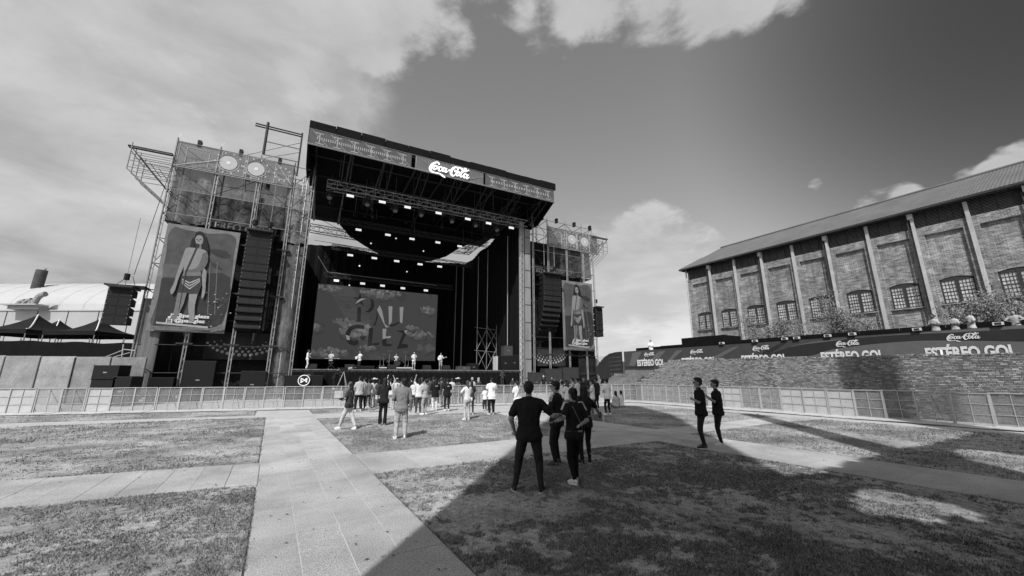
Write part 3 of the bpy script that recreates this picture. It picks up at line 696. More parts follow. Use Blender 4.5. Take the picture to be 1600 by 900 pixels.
# ------------------------------------------------------------------ left background
def at(u, v, Y): return Vector(atY(u, v, Y))
hg = thing('hangar_building', 'huge white vaulted hangar roof behind the canopies at far left', 'building', (-100, 75, 0), W)
HW = mat('hangar_white', .36, .6, .05, .04, .6, .04); HG = mat('hangar_grey', .3, .6, .08, .06, .5, .05)
mm = M(); rings = []
prof = [(75+24*(1-math.cos(t)), 14.2+9.75*math.sin(t)) for t in [math.pi/2*i/10 for i in range(11)]]
for (y0, z0), (y1, z1) in zip(prof, prof[1:]): mm.add([(-190, y0, z0), (-30, y0, z0), (-30, y1, z1), (-190, y1, z1)], [(0, 1, 2, 3)])
mm.build('vault_roof', HW, hg)
for i in range(33): M().path([(-190+i*5, y_-.03, z_+.05) for y_, z_ in prof], .015, 3).build('roof_seam', HW, hg)
M().b2((-190, 74.5, 0), (-30, 99, 14.15)).build('wall', HG, hg)
M().b2((-190, 74.3, 14.1), (-30, 75.2, 14.32)).build('gutter', HG, hg)
for i in range(26): M().b2((-189+i*6, 74.42, 0), (-188.9+i*6, 74.5, 14.1)).build('cladding_joint', DSTEEL, hg)
rv = thing('roof_ventilator', 'cluster of curved air ducts on a platform on the white hangar', 'ventilator', (-97, 74, 14), W)
p0, p1 = at(15, 478, 73.5), at(70, 478, 73.5)
M().b2((p0.x, 72, 14.9), (p1.x, 74.2, 15.15)).build('platform', ALU, rv)
M().b2((p0.x+.8, 72.6, 14.2), (p1.x, 74.2, 14.9)).build('plinth', STEEL, rv)
for i, (u, v, r_) in enumerate([(32, 474, .5), (42, 474, .5), (51, 474, .5), (61, 470, .7)]):
    c = at(u, v, 73); h = [.7, .9, .8, 2.0][i]
    pts = [Vector((c.x-r_*1.2, 73, 15.2)), Vector((c.x-r_*.6, 73, 15.1+h*.7)), Vector((c.x+.2, 73, 15.15+h*.95)), Vector((c.x+r_+.2, 73, 15.2+h))]
    mm = M()
    for a, b in zip(pts, pts[1:]): mm.tube(a, b, r_*.7, 10)
    mm.build('duct', mat('duct_grey', .22+.05*i, .5, 2, .3), rv)
ch = thing('chimney_stack', 'short dark round chimney with a side ladder on the hangar skyline', 'chimney', (-95, 76, 0), W)
cx = at(62, 430, 80).x
M().tube((cx, 80, 14.4), (cx+.25, 80, 23.9), .9, 16).build('stack', mat('stack_dark', .06, .7, 1, .3), ch, smooth=False)
for dx in (1.15, 1.45): bar(ch, 'ladder_rail', (cx+dx+.1, 79.5, 19), (cx+dx+.3, 79.5, 24.2), .05, DSTEEL)
for i in range(7): bar(ch, 'rung', (cx+1.3, 79.5, 20.9+i*.5), (cx+1.7, 79.5, 20.9+i*.5), .035, DSTEEL, 4)
cano_m = mat('canopy_black', .01, .75, 2, .3, bump=.2, bscale=3); TRIM = mat('canopy_trim', .6, .6)
def canopy(px_, py_, w, zE, zP, label, nm='pop_up_canopy', m_=cano_m, frame=W):
    t = thing(nm, label, 'canopy', (px_, py_, 0), frame, group='peaked canopies'); h = w/2; mm = M(); n = 8
    cors = [(-h, -h), (h, -h), (h, h), (-h, h)]
    for k in range(4):
        (x0, y0), (x1, y1) = cors[k], cors[(k+1) % 4]; vs = []
        for i in range(n+1):
            f = i/n; s_ = 1-f; zz = zE+(zP-zE)*(f**2.1)+.12*math.sin(f*3.14)*0
            vs += [(px_+x0*s_, py_+y0*s_, zz), (px_+x1*s_, py_+y1*s_, zz)]
        mm.add(vs, [(2*i, 2*i+1, 2*i+3, 2*i+2) for i in range(n)])
    mm.build('canopy_top', m_, t)
    mm = M()
    for k in range(4):
        (x0, y0), (x1, y1) = cors[k], cors[(k+1) % 4]
        mm.prism([(px_+x0, py_+y0, zE), (px_+x1, py_+y1, zE), (px_+x1*.99, py_+y1*.99, zE-.32), (px_+x0*.99, py_+y0*.99, zE-.32)], (0.001, .01, 0))
    mm.build('valance', m_, t)
    for x0, y0 in cors: bar(t, 'leg', (px_+x0*.97, py_+y0*.97, 0), (px_+x0*.97, py_+y0*.97, zE), .04, STEEL)
    pts = [(px_+h*(1-f/8), py_-h*(1-f/8), zE+(zP-zE)*((f/8)**2.1)+.04) for f in range(9)]; M().path(pts, .05, 4).build('seam_trim', TRIM, t)
    return t
c1 = at(60, 492, 34); canopy(c1.x, 34, 5.4, at(60, 514, 31.3).z, c1.z, 'black peaked canopy at far left, largest of the three by the hangar')
c2 = at(93, 500, 39); canopy(c2.x, 39, 4.6, 5.9, c2.z, 'black peaked canopy half hidden behind the other two by the hangar')
c3 = at(157, 498, 34); canopy(c3.x, 34, 4.4, at(157, 517, 31.8).z, c3.z, 'black peaked canopy nearest the hanging speaker at left')
ff = thing('fabric_fence', 'black fabric privacy fence above the grey hoarding panels at left', 'fence', (-34, 29, 0), W)
mm = M(); pr = []
for i in range(30):
    X = -48+i*.75; pr.append((X, 29+.06*math.sin(i*1.7), 4.62+.05*math.sin(i*1.3)-.018*i))
for a, b in zip(pr, pr[1:]): mm.prism([(a[0], a[1], 2.2), (b[0], b[1], 2.2), b, a], (0, .02, 0))
mm.build('fabric', BLACK, ff)
for i in range(9): bar(ff, 'post', (-47.5+i*2.6, 29.15, 0), (-47.5+i*2.6, 29.15, 4.55), .04, STEEL)
hd = thing('site_hoarding', 'pale grey hoarding of tall flat panels behind the left barriers', 'hoarding', (-32, 26, 0), W)
HP = [mat('hoard_%d' % i, v, .8, .9, .3, 10, .22, bump=.2, bscale=4) for i, v in enumerate((.2, .225, .17))]
for i in range(8):
    x0 = -43.2+i*2.36; M().b2((x0, 26+.02*(i % 2), 0), (x0+2.32, 26.06+.02*(i % 2), 3.22-.03*i)).build('panel', HP[(0, 1, 0, 1, 0, 1, 2, 2)[i]], hd)
    M().b2((x0+2.3, 25.93, 0), (x0+2.36, 25.99, 3.15-.03*i)).build('panel_joint', DSTEEL if i in (5, 2) else STEEL, hd)
gr = thing('guard_rail', 'thin silver tube guard rail rising beside the left scaffold tower', 'railing', (-26, 27, 0), W)
a_, b_ = at(165, 558, 27), at(195, 546, 27); c_ = at(212, 548, 27)
for p, q in ((a_, b_), (b_, c_), (at(178, 558, 27), at(203, 551, 27)), (at(193, 538, 27), at(190, 560, 27)), (at(207, 546, 27), at(204, 560, 27))): bar(gr, 'tube', p, q, .04, ALU)
for i in range(2): bar(gr, 'post', (a_.x+.6+i*1.2, 27, 0), (a_.x+.6+i*1.2, 27, 3), .04, ALU)

# right background, beyond the stage right tower
cc = at(926, 553, 58); canopy(cc.x, 58, 4.8, at(926, 574, 56).z, cc.z, 'dark peaked tent just right of the stage tower, left of the pair', 'peaked_tent', mat('tent_dark', .05, .7, 2, .2))
cc = at(958, 552, 58); canopy(cc.x, 58, 4.6, at(958, 574, 56).z, cc.z, 'dark peaked tent beside the striped banner drape, right of the pair', 'peaked_tent')
wt = thing('white_marquee', 'pale marquee roof seen between the two dark peaked tents', 'marquee', (14, 66, 0), W)
pa, pb, pc = at(915, 577, 66), at(941, 556, 66), at(990, 577, 66)
M().prism([pa, pb, pc, (pc.x, 66, 1), (pa.x, 66, 1)], (0, 6, 0)).build('roof', HW, wt)
for u0, u1, v0, Y, lab in ((926, 940, 576, 52, 'grey upright screen panel behind the crowd, directly right of the stage tower'), (954, 973, 575, 46, 'grey upright screen panel beside the dark drape at the terrace end')):
    p, q = at(u0, v0, Y), at(u1, v0, Y); t = thing('screen_panel', lab, 'panel', (p.x, Y, 0), W)
    M().b2((p.x, Y, 0), (q.x, Y+.1, p.z)).build('sheet', mat('screen_grey', .2, .8, 2, .1), t); M().b2((p.x, Y-.02, p.z), (q.x, Y+.12, p.z+.06)).build('cap', DSTEEL, t)
    for x in (p.x+.1, q.x-.1): bar(t, 'strut', (x, Y+.1, p.z*.8), (x, Y+1.2, 0), .04, STEEL)
t = thing('stair_screen', 'black slanting stair screen between the two grey screen panels', 'screen', (at(945, 590, 50).x, 50, 0), W)
M().prism([at(938, 604, 50), at(941, 590, 50), at(962, 572, 50), at(975, 572, 50), at(975, 604, 50)], (0, .3, 0)).build('screen', BLACK, t)
for i in range(5): p = at(942+i*5, 596-i*5, 49.8); M().b2((p.x, 49.6, p.z-.3), (p.x+.5, 49.95, p.z-.22)).build('tread', DSTEEL, t)
t = thing('dark_box_sign', 'small dark box with tiny white marks beside the brick steps', 'sign', tuple(G.M.inverted() @ at(975, 588, 40)), G)
pp = G.M.inverted() @ at(975, 588, 40)
M().b2((pp.x, pp.y-.8, pp.z-.5), (pp.x+.4, pp.y+.8, pp.z+.6)).build('box', DSTEEL, t)
for i in range(5): M().b2((pp.x-.01, pp.y-.5+i*.22, pp.z), (pp.x-.003, pp.y-.36+i*.22, pp.z+.28)).build('mark', WHITE, t)
bd = thing('bird', 'tiny dark bird flying low in the pale sky right of the stage', 'bird', tuple(at(942, 572-0, 40)), W)
pb = at(942, 572, 40); M().ell(pb, (.06, .16, .05)).build('body', BLACK2, bd)
for s_ in (-1, 1): M().prism([pb+Vector((0, -.06, 0)), pb+Vector((s_*.2, 0, .1)), pb+Vector((s_*.38, .03, .02)), pb+Vector((s_*.18, .08, .08))], (0, 0, .01)).build('wing', BLACK2, bd)

# ------------------------------------------------------------------ unseen structures added behind and beside the viewer, shaped to throw the long shadows
CY = -3.0
def cast(X, Y): k = (Y-CY); return X-k*math.tan(SUN_AZ), k/math.cos(SUN_AZ)*math.tan(SUN_EL)
ft = thing('shadow_block', 'tall square unseen block added behind the viewer to throw the widest shadow', 'tower', (3, -6, 0), W)  # added out of view, sized so its shadow fills the foreground
x0 = cast(*gnd(727, 764))[0]; x1 = 2.73; zt = cast(0, 24.8)[1]
xs_ = x1-.2217*5.5; M().b2((x0, -8.5, 0), (xs_, CY, zt)).build('shaft', BRK, ft); M().b2((x0+.1, -8, zt), (xs_-.1, CY-.3, zt+.5)).build('cap', DSTEEL, ft)
rw = thing('shadow_wall', 'high unseen brick wall added behind the viewer, its top and two openings shaping the shade', 'wall', (14, -4, 0), W)  # added out of view; top profile worked back from the shadow edge
prof = [(x1+.02, 0)]
pf = [gnd(1249, 742), gnd(1285, 737), gnd(1330, 721), gnd(1385, 705), gnd(1425, 699), gnd(1465, 691), gnd(1520, 676), gnd(1620, 684), gnd(1900, 684)]
top = [cast(*p) for p in pf]; print('top', [(round(a, 1), round(b, 1)) for a, b in top])
# openings: two holes that let lit patches through, built as wall pieces round them
def zat(x):
    for (a, za), (b, zb) in zip(top, top[1:]):
        if a <= x <= b: return za+(zb-za)*(x-a)/(b-a)
    return top[0][1] if x < top[0][0] else top[-1][1]
holes = []
for pts in ([(1295, 772), (1335, 757), (1430, 768), (1430, 822)], [(1490, 708), (1545, 699), (1640, 716), (1640, 750)]):
    c = [cast(*gnd(u, v)) for u, v in pts]; holes.append((min(p[0] for p in c), max(p[0] for p in c), min(p[1] for p in c), max(p[1] for p in c)))
print('holes', [[round(a, 2) for a in h] for h in holes], 'x1', x1, 'x0', x0, 'zt', zt)
N_ = 90; xa, xb = x1-.8, top[-1][0]; mm = M(); rnd = random.Random(4)
for i in range(N_):
    a, b = xa+(xb-xa)*i/N_, xa+(xb-xa)*(i+1)/N_; xm = (a+b)/2; zt2 = zat(xm)+rnd.uniform(-.15, .15); segs = [(0, zt2)]
    for (hx0, hx1, hz0, hz1) in holes:
        if hx0 < xm < hx1:
            f = (xm-hx0)/(hx1-hx0); rise = (hz1-hz0)*(.35+.65*math.sin(math.pi*min(max(f*.8+.1, 0), 1))); lo = hz0+(hz1-hz0)*.25*rnd.random(); hi = min(hz0+rise, zt2-.3)
            segs = [s for s0 in segs for s in ([(s0[0], lo), (hi, s0[1])] if s0[0] < lo < hi < s0[1] else [s0])]
    for z0, z1 in segs: mm.b2((a, CY-.3, z0), (b, CY, z1))
mm.build('masonry', BRK, rw)
mast = thing('shadow_mast', 'tall unseen mast added behind the viewer to throw the narrow shadow stripe', 'mast', (0, -3, 0), W)  # added out of view as caster of the thin stripe on the lawn
ma = cast(*gnd(1275, 672)); mx = (cast(*gnd(1220, 666))[0]+cast(*gnd(1250, 663))[0])/2
M().prism([(mx-.62, CY+.3, 0), (mx+.62, CY+.3, 0), (mx+.36, CY+.3, cast(*gnd(1165, 646))[1]), (mx-.3, CY+.3, cast(*gnd(1160, 648))[1])], (0, -.5, 0)).build('shaft', DSTEEL, mast)
wx, wy = G.world(24.6, 6.9); dt = thing('shadow_tower', 'black clad unseen tower added out of frame at right to shade the brick wall', 'tower', (0, 9, 0), W)  # added out of view, placed to cast the dark block on the brick wall
aw = GP(1313, 580, 24.6)[0]; bw_ = GP(1400, 580, 24.6)[0]; A_ = Vector(G.world(24.6, aw)); B_ = Vector(G.world(24.6, bw_)); bk = 19.5
k0 = A_-Vector((math.sin(SUN_AZ), math.cos(SUN_AZ)))*bk; k1 = B_-Vector((math.sin(SUN_AZ), math.cos(SUN_AZ)))*bk; print('delay', k0, k1)
hz = bk*math.tan(SUN_EL)+3.6
M().prism([(k0.x, k0.y, 0), (k1.x, k1.y, 0), (k1.x, k1.y, hz), (k0.x, k0.y, hz)], (-.3, -1.2, 0)).build('cladding', BLACK, dt)
for kk in (k0, k1): bar(dt, 'post', (kk.x-.2, kk.y-1.3, 0), (kk.x-.2, kk.y-1.3, hz+.4), .06, STEEL)
# ------------------------------------------------------------------ the stage
stg = thing('stage_deck', 'wide black raised concert stage deck with black fabric skirt', 'stage', (10, 8, 0), S)
M().b2((-1.3, 0, 2.1), (20.7, 19.5, 2.33)).build('deck', mat('stage_floor', .03, .5, 3, .3), stg)
M().b2((-1.3, -.03, 2.26), (20.7, 0, 2.35)).build('edge_trim', mat('edge_grey', .12, .5, 5, .4), stg)
mm = M(); pr = [(-1.3+i*.2, .02+.03*math.sin(i*2.1)) for i in range(111)]
for a, b in zip(pr, pr[1:]): mm.prism([(a[0], a[1], 0), (b[0], b[1], 0), (b[0], b[1], 2.24), (a[0], a[1], 2.24)], (0, .02, 0))
mm.build('skirt', BLACK, stg)
rf = thing('stage_roof', 'black flat stage roof with printed fascia banners and big white script lettering', 'roof', (10, 5, 21), S)
sl0, zt_ = SP(485, 187, -4); sr0 = SP(865, 290, -4)[0]
M().b2((sl0, -4, 22.1), (sr0, 17.5, 22.75)).build('roof_cover', BLACK, rf)
mm = M(); 
for i in range(12): mm.b2((sl0+i*2.06, -4.12-.04*(i % 2), 22.15), (sl0+i*2.06+2.02, -4.0, 22.85+.05*(i % 3)))
mm.build('front_flap', BLACK, rf)
# underside beams
for i in range(9): x = sl0+.6+i*2.95; bar(rf, 'rafter', (x, -3.8, 21.8), (x, 17, 21.8), .12, DSTEEL, 4)
for q in (-3.9, 0, 4, 8, 12, 16): bar(rf, 'purlin', (sl0+.2, q, 21.95), (sr0-.2, q, 21.95), .09, DSTEEL, 4)
FG = mat('fascia_print', .075, .7, 2, .15); FL = mat('fascia_panel', .11, .7, 1.5, .15); FW = mat('print_pale', .26, .6, 8, .2)
def fx(u, v): return SP(u, v, -4.02)
segs = [('fascia_panel', 484, 643, FG), ('fascia_panel', 649, 755, FL), ('fascia_panel', 758, 865, FG)]
zb, zt2 = 20.75, 22.1; info = []
for nm, u0, u1, m_ in segs:
    a = SP(u0, 205+(u0-485)*.27, -4)[0]; b = SP(u1, 205+(u1-485)*.27, -4)[0]; info.append((a, b))
    M().b2((a, -4.06, zb), (b, -4.0, zt2)).build(nm, m_, rf)
bar(rf, 'fascia_edge', (sl0, -4.05, zb-.04), (sr0, -4.05, zb-.04), .07, ALU, 4); bar(rf, 'fascia_edge', (sl0, -4.07, zt2+.02), (sr0, -4.07, zt2+.02), .04, ALU, 4)
def goalprint(a, b, n, dense):
    mm = M(); y = -4.075; zc = (zb+zt2)/2-.05
    for i in range(n):
        x = a+(b-a)*(i+.5)/n
        mm.b2((x-.04, y, zc-.42), (x+.04, y+.006, zc+.42)); mm.b2((x-.34, y, zc+.42), (x+.3, y+.006, zc+.5)); mm.b2((x-.3, y, zc-.52), (x+.36, y+.006, zc-.44))
    k = int((b-a-.8)/dense)
    for i in range(k):
        x = a+.5+i*dense; mm.b2((x, y+.001, zc-.14), (x+dense*.45, y+.005, zc+.12))
    tag(mm.build('printed_ticks', FW, rf), kind='stuff')
    mm = M()
    for i in range(n):
        x = a+(b-a)*(i)/n+.1; mm.prism([(x, y+.01, zt2-.08), (x+.05, y+.01, zt2-.08), (x+(b-a)/n*.9+.05, y+.01, zb+.06), (x+(b-a)/n*.9, y+.01, zb+.06)], (0, .004, 0))
    tag(mm.build('printed_diagonals', mat('print_mid', .27, .7), rf), kind='stuff')
goalprint(info[0][0]+.1, info[0][1]-.1, 6, .17); goalprint(info[2][0]+.1, info[2][1]-.1, 6, .3)
mm = M(); a, b = info[1]
for p, q in (((a+.15, zt2-.1), (a+2.1, zb+.1)), ((b-.15, zb+.8), (b-1.9, zb+.05)), ((a+.1, zt2-.08), (a+.1, zb+.08)), ((b-2.2, zt2-.1), (b-2.2, zb+.08)), ((a+2.2, zt2-.1), (a+2.2, zt2-.6))): mm.tube((p[0], -4.08, p[1]), (q[0], -4.08, q[1]), .025, 4)
mm.build('panel_lines', FW, rf)
lx0, lz0 = SP(668, 262, -4.15); lx1 = SP(736, 268, -4.15)[0]
LOGO = mat('logo_white_glow', .8, .5, emit=.75)  # emission put into the lettering so it reads white
script_logo(rf, (lx0+.05, -4.16, 20.55), (1, 0, 0), (lx1-lx0)*.98, LOGO, fat=.35, depth=.06)
# slanted side and brackets hanging under the fascia
for i in range(7):
    x = sl0+3.3+i*3.35; mm = M()
    for dx in (-.35, .35):
        mm.tube((x+dx, -3.8, 20.7), (x+dx, -.6, 19.4), .05, 5); mm.tube((x+dx, -.6, 19.4), (x+dx, -.6, 21.8), .04, 5); mm.tube((x+dx, -2.2, 20.05), (x+dx, -2.2, 21.8), .035, 4)
    mm.tube((x-.35, -.6, 19.4), (x+.35, -.6, 19.4), .04, 4); mm.tube((x-.35, -3.8, 20.7), (x+.35, -3.8, 20.7), .04, 4); mm.tube((x, -.6, 19.5), (x, -.6, 18.8), .02, 4); mm.b2((x-.18, -.72, 18.95), (x+.18, -.5, 19.15))
    mm.build('bracket', DSTEEL, rf)
for q in (-4, 17.3):
    pass
M().prism([(sl0, -4, 20.7), (sl0, -4, 22.8), (sl0, 4, 22.6), (sl0, 4, 20.2), (sl0, -2, 19.6)], (.04, 0, 0)).build('side_sheet', mat('side_sheet', .03, .8, 2, .3), rf)
M().prism([(sr0, -4, 20.7), (sr0, -4, 22.8), (sr0, 10, 22.6), (sr0, 10, 19.5), (sr0, -.5, 19.2)], (-.04, 0, 0)).build('side_sheet', BLACK, rf)
# black curved valance at the back of the roof, drawn in its own plane
vp = [SP(u, v, 12) for u, v in [(531, 350), (547, 368), (570, 383), (594, 397), (622, 405), (650, 409), (675, 407), (698, 400), (720, 386), (760, 372), (800, 360)]]
mm = M()
for (a, za), (b, zb2) in zip(vp, vp[1:]): mm.prism([(a, 12, za), (b, 12, zb2), (b, 12, 22.1), (a, 12, 22.1)], (0, .3, 0))
mm.build('curved_valance', BLACK, rf)
# backdrop and side drapes
bdp = thing('backdrop', 'huge black curtain closing the back of the stage, sagging at its top edge', 'curtain', (8, 19, 2.3), S)
tp = [SP(u, v, 19) for u, v in [(470, 384), (481, 382), (533, 385), (560, 390), (594, 397), (672, 410), (715, 411)]]; tp = [(-4.5, tp[0][1])]+tp+[(21.5, 19.2)]
mm = M(); xs = [-4.5+i*.35 for i in range(75)]; pts = []
for i, x in enumerate(xs):
    for (a, za), (b, zb2) in zip(tp, tp[1:]):
        if a <= x <= b: z = za+(zb2-za)*(x-a)/(b-a)
    pts.append((x, 19+.12*math.sin(i*1.9), z))
for a, b in zip(pts, pts[1:]): mm.prism([(a[0], a[1], 0), (b[0], b[1], 0), b, a], (0, .03, 0))
mm.build('curtain', BLACK, bdp)
sd = thing('side_drape', 'tall black side curtain along the right flank of the stage interior', 'curtain', (21, 8, 2.3), S)
mm = M(); pts = [(20.75+.07*math.sin(i*2.3), .9+i*.3, 0) for i in range(61)]
tz = lambda q: 20.2-(q-1)*.06+.15*math.sin(q*1.1)
for a, b in zip(pts, pts[1:]): mm.prism([a, b, (b[0], b[1], tz(b[1])), (a[0], a[1], tz(a[1]))], (.03, 0, 0))
mm.build('curtain', BLACK, sd)
ld = thing('side_drape', 'tall black side curtain just inside the left scaffold tower', 'curtain', (-1.6, 8, 2.3), S)
mm = M(); pts = [(-2.3+.07*math.sin(i*2.3), 3+i*.32, 0) for i in range(49)]
for a, b in zip(pts, pts[1:]): mm.prism([a, b, (b[0], b[1], 18), (a[0], a[1], 18)], (.03, 0, 0))
mm.build('curtain', BLACK, ld)
# LED screen
scr = thing('led_screen', 'large rectangular video screen showing clouds and ornate lettering behind the band', 'screen', (7.5, 14, 3.7), S)
e0 = SP(490, 560, 14); e1 = SP(681.5, 462, 14); zs0, zs1 = 3.7, 12.72; xs0, xs1 = .1, 15.0
def emat(n, v): return mat(n, v*.2, .6, emit=v)
SCR = emat('screen_dark_grey', .05)
M().b2((xs0, 14, zs0), (xs1, 14.15, zs1)).build('screen_face', SCR, scr)
M().b2((xs0-.1, 14.16, zs0-.1), (xs1+.1, 14.4, zs1+.1)).build('cabinet', BLACK2, scr)
EM = [emat('screen_cloud_%d' % i, v) for i, v in enumerate((.042, .055, .075, .1, .13, .17))]
layer = [0]
def sq(u, v): x, z = SP(u, v, 13.98); return min(max(x, xs0+.02), xs1-.02), min(max(z, zs0+.02), zs1-.02)
def sprint(pts, m_, nm='screen_image'):
    layer[0] += 1; y = 13.985-.0012*layer[0]
    return M().prism([(x, y, z) for x, z in pts], (0, .0006, 0)).build(nm, m_, scr)
def cloud(cx, cy, w, h, seed, bright=4):
    rnd = random.Random(seed); c = sq(cx, cy); k = .075      # metres per pixel on the screen plane
    by = {}
    for lev in range(bright+1):
        layer[0] += 1; y = 13.985-.0012*layer[0]; mm = M()
        for i in range(int(6+w*.17)):
            a = rnd.uniform(-1, 1); r_ = (h*k*.5)*(1-.1*lev)*rnd.uniform(.5, 1.0)*(1-.4*abs(a)); X = c[0]+a*w*k*.5+(-.12*lev); Z = c[1]+rnd.uniform(-.35, .3)*h*k*(1-abs(a)*.6)+lev*h*k*.055
            r_ *= (1-.13*lev)
            pts = []
            for j in range(12):
                t = 2*math.pi*j/12; rr = r_*(1+.1*math.sin(t*3+i)); px_, pz_ = X+rr*math.cos(t), Z+rr*math.sin(t)
                pts.append((min(max(px_, xs0+.02), xs1-.02), y-.00003*i, min(max(pz_, zs0+.02), zs1-.02)))
            mm.add(pts, [tuple(range(12))])
        tag(mm.build('screen_cloud', EM[min(lev, 5)], scr), kind='stuff')
cloud(518, 452, 40, 14, 1); cloud(600, 461, 66, 22, 2, 5); cloud(672, 487, 22, 18, 3, 5); cloud(668, 462, 32, 10, 4, 1); cloud(495, 512, 14, 18, 5); cloud(540, 505, 34, 16, 6, 3)
cloud(560, 520, 46, 34, 7, 4); cloud(660, 525, 46, 18, 8, 4); cloud(668, 545, 30, 22, 9, 2); cloud(578, 545, 26, 12, 10, 4); cloud(520, 553, 50, 20, 11, 4); cloud(648, 514, 22, 12, 12, 5)
DK, LT = emat('screen_black', .018), emat('screen_white', .22); MD = emat('screen_mid', .14)
def zq(x, y): return sq(480+x/6.0, 430+y/6.0)
star = [(495, 165), (508, 208), (550, 212), (515, 240), (528, 292), (494, 262), (450, 284), (470, 235), (428, 206), (480, 208)]
sprint([zq(*p) for p in star], DK)
sprint([zq(*p) for p in [(452, 272), (475, 235), (510, 216), (552, 222), (520, 232), (488, 250)]], LT)
sprint([zq(*p) for p in [(590, 215), (618, 235), (630, 275), (618, 320), (585, 350), (535, 345), (570, 330), (592, 300), (598, 260)]], DK)
sprint([zq(*p) for p in [(470, 300), (505, 296), (500, 425), (518, 437), (452, 437), (466, 425)]], DK)
sprint([zq(*p) for p in [(678, 283), (700, 330), (728, 460), (770, 488), (735, 490), (700, 420), (655, 325)]], LT)
sprint([zq(*p) for p in [(655, 325), (640, 430), (615, 470), (640, 470), (660, 400)]], DK)
sprint([zq(*p) for p in [(762, 292), (798, 292), (792, 440), (765, 470)]], LT); sprint([zq(*p) for p in [(866, 300), (902, 298), (890, 455), (868, 440)]], LT)
sprint([zq(*p) for p in [(765, 470), (800, 462), (860, 435), (868, 445), (830, 470), (790, 485)]], DK)
gpts = [(535, 470), (470, 462), (400, 480), (362, 530), (358, 590), (390, 645), (440, 662), (480, 640), (470, 600), (440, 622), (405, 600), (398, 560), (420, 515), (465, 500), (535, 505)]
sprint([zq(*p) for p in gpts], DK); sprint([zq(*p) for p in [(360, 560), (395, 570), (400, 610), (370, 605)]], LT); sprint([zq(*p) for p in [(490, 572), (555, 574), (530, 610), (505, 606)]], DK)
sprint([zq(*p) for p in [(578, 495), (618, 495), (606, 640), (675, 632), (670, 655), (565, 664)]], DK)
sprint([zq(*p) for p in [(706, 503), (742, 503), (735, 575), (785, 570), (780, 588), (706, 598)]], LT); sprint([zq(*p) for p in [(700, 610), (745, 590), (740, 640), (800, 650), (780, 668), (705, 664)]], DK)
sprint([zq(*p) for p in [(830, 520), (945, 516), (885, 640), (945, 652), (940, 682), (840, 690), (895, 545)]], DK); sprint([zq(*p) for p in [(905, 520), (942, 518), (925, 552)]], LT)
# trusses and lamps
tr_rows = [(-.1, 21.1, -.3, 19.1), (1.2, 19, 6, 18.2), (1.0, 18, 9, 15.9), (.6, 16.5, 12, 13.55)]
z2 = SP(644, 373, 6)[1]; z3 = SP(620, 408, 9)[1]; z4 = SP(598, 447, 12)[1]
rows = [(-.3, 19.1), (6, z2+.75), (9, z3+.7), (12, z4+.7)]
nm_ = ['front lighting truss hanging under the stage roof edge, the lowest lit row nearest the audience', 'second lighting truss back from the stage front', 'third lighting truss back, below the curved valance', 'rear lighting truss just above the video screen']
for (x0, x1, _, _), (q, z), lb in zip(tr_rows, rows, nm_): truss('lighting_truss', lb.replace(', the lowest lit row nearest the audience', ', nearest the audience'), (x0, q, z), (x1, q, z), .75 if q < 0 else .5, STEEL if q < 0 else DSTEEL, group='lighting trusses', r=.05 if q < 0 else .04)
LAMP = mat('lamp_face_lit', .6, .4, emit=.7)
def rect_lamp(u, v, q, w=.62, h=.26, group='lit rectangular stage lamps', lab=''):
    w *= .85; h *= .8
    x, z = SP(u, v, q); t = thing('stage_lamp', lab, 'stage lamp', (x, q, z), S, group=group)
    M().b2((x-w/2-.04, q, z-h/2-.04), (x+w/2+.04, q+.25, z+h/2+.04)).build('housing', BLACK2, t)
    M().b2((x-w/2, q-.012, z-h/2), (x+w/2, q-.002, z+h/2)).build('lamp_face', LAMP, t)
    bar(t, 'yoke', (x, q+.12, z+h/2), (x, q+.12, z+h/2+.35), .025, DSTEEL, 4)
z6 = lambda p: (440+p[0]/3.636, 180+p[1]/3.636); z7 = lambda p: (440+p[0]/4.09, 400+p[1]/4.09)
ordn = ['first', 'second', 'third', 'fourth', 'fifth', 'sixth', 'seventh', 'eighth']
for i, p in enumerate([(390, 458), (572, 493), (716, 523), (892, 556), (1058, 590), (1176, 614), (1305, 640)]): rect_lamp(*z6(p), -.35, .75, .32, lab='lit white rectangular lamp on the front truss, %s from the left' % ordn[i])
for i, p in enumerate([(437, 651), (604, 680), (741, 703), (888, 723), (1012, 745)]): rect_lamp(*z6(p), 5.9, .7, .3, lab='lit white rectangular lamp on the second truss back, %s from the left' % ordn[i])
for i, p in enumerate([(390, 795), (527, 812), (654, 829), (787, 847), (898, 860)]): rect_lamp(*z6(p), 8.9, .72, .3, lab='lit white rectangular lamp on the third truss back, %s from the left' % ordn[i])
for i, p in enumerate([(350, 157), (518, 176), (645, 190), (775, 206), (922, 220)]): rect_lamp(*z7(p), 11.9, .65, .32, lab='lit white rectangular lamp above the video screen, %s from the left' % ordn[i])
for i, (p, f, q) in enumerate([((508, 728), z6, 7.5), ((806, 772), z6, 7.5), ((443, 856), z6, 10), ((497, 63), z7, 10), ((801, 100), z7, 10), ((433, 187), z7, 11.8), ((650, 700), z6, 7)]):
    x, z = SP(*f(p), q); t = thing('spot_lamp', 'small round lit spot lamp ' + ['below the left of the curved valance', 'just right of centre below the curved valance', 'left of the third truss lamps', 'left of centre between third truss and screen', 'right of centre between third truss and screen', 'in the row just above the video screen', 'at the middle of the second truss row'][i], 'stage lamp', (x, q, z), S, group='small round spot lamps')
    M().tube((x, q, z), (x, q+.3, z), .11, 8).build('body', BLACK2, t); M().tube((x, q-.012, z), (x, q-.002, z), .09, 8).build('lamp_face', LAMP, t); bar(t, 'yoke', (x, q+.15, z), (x, q+.15, z+.5), .02, DSTEEL, 4)
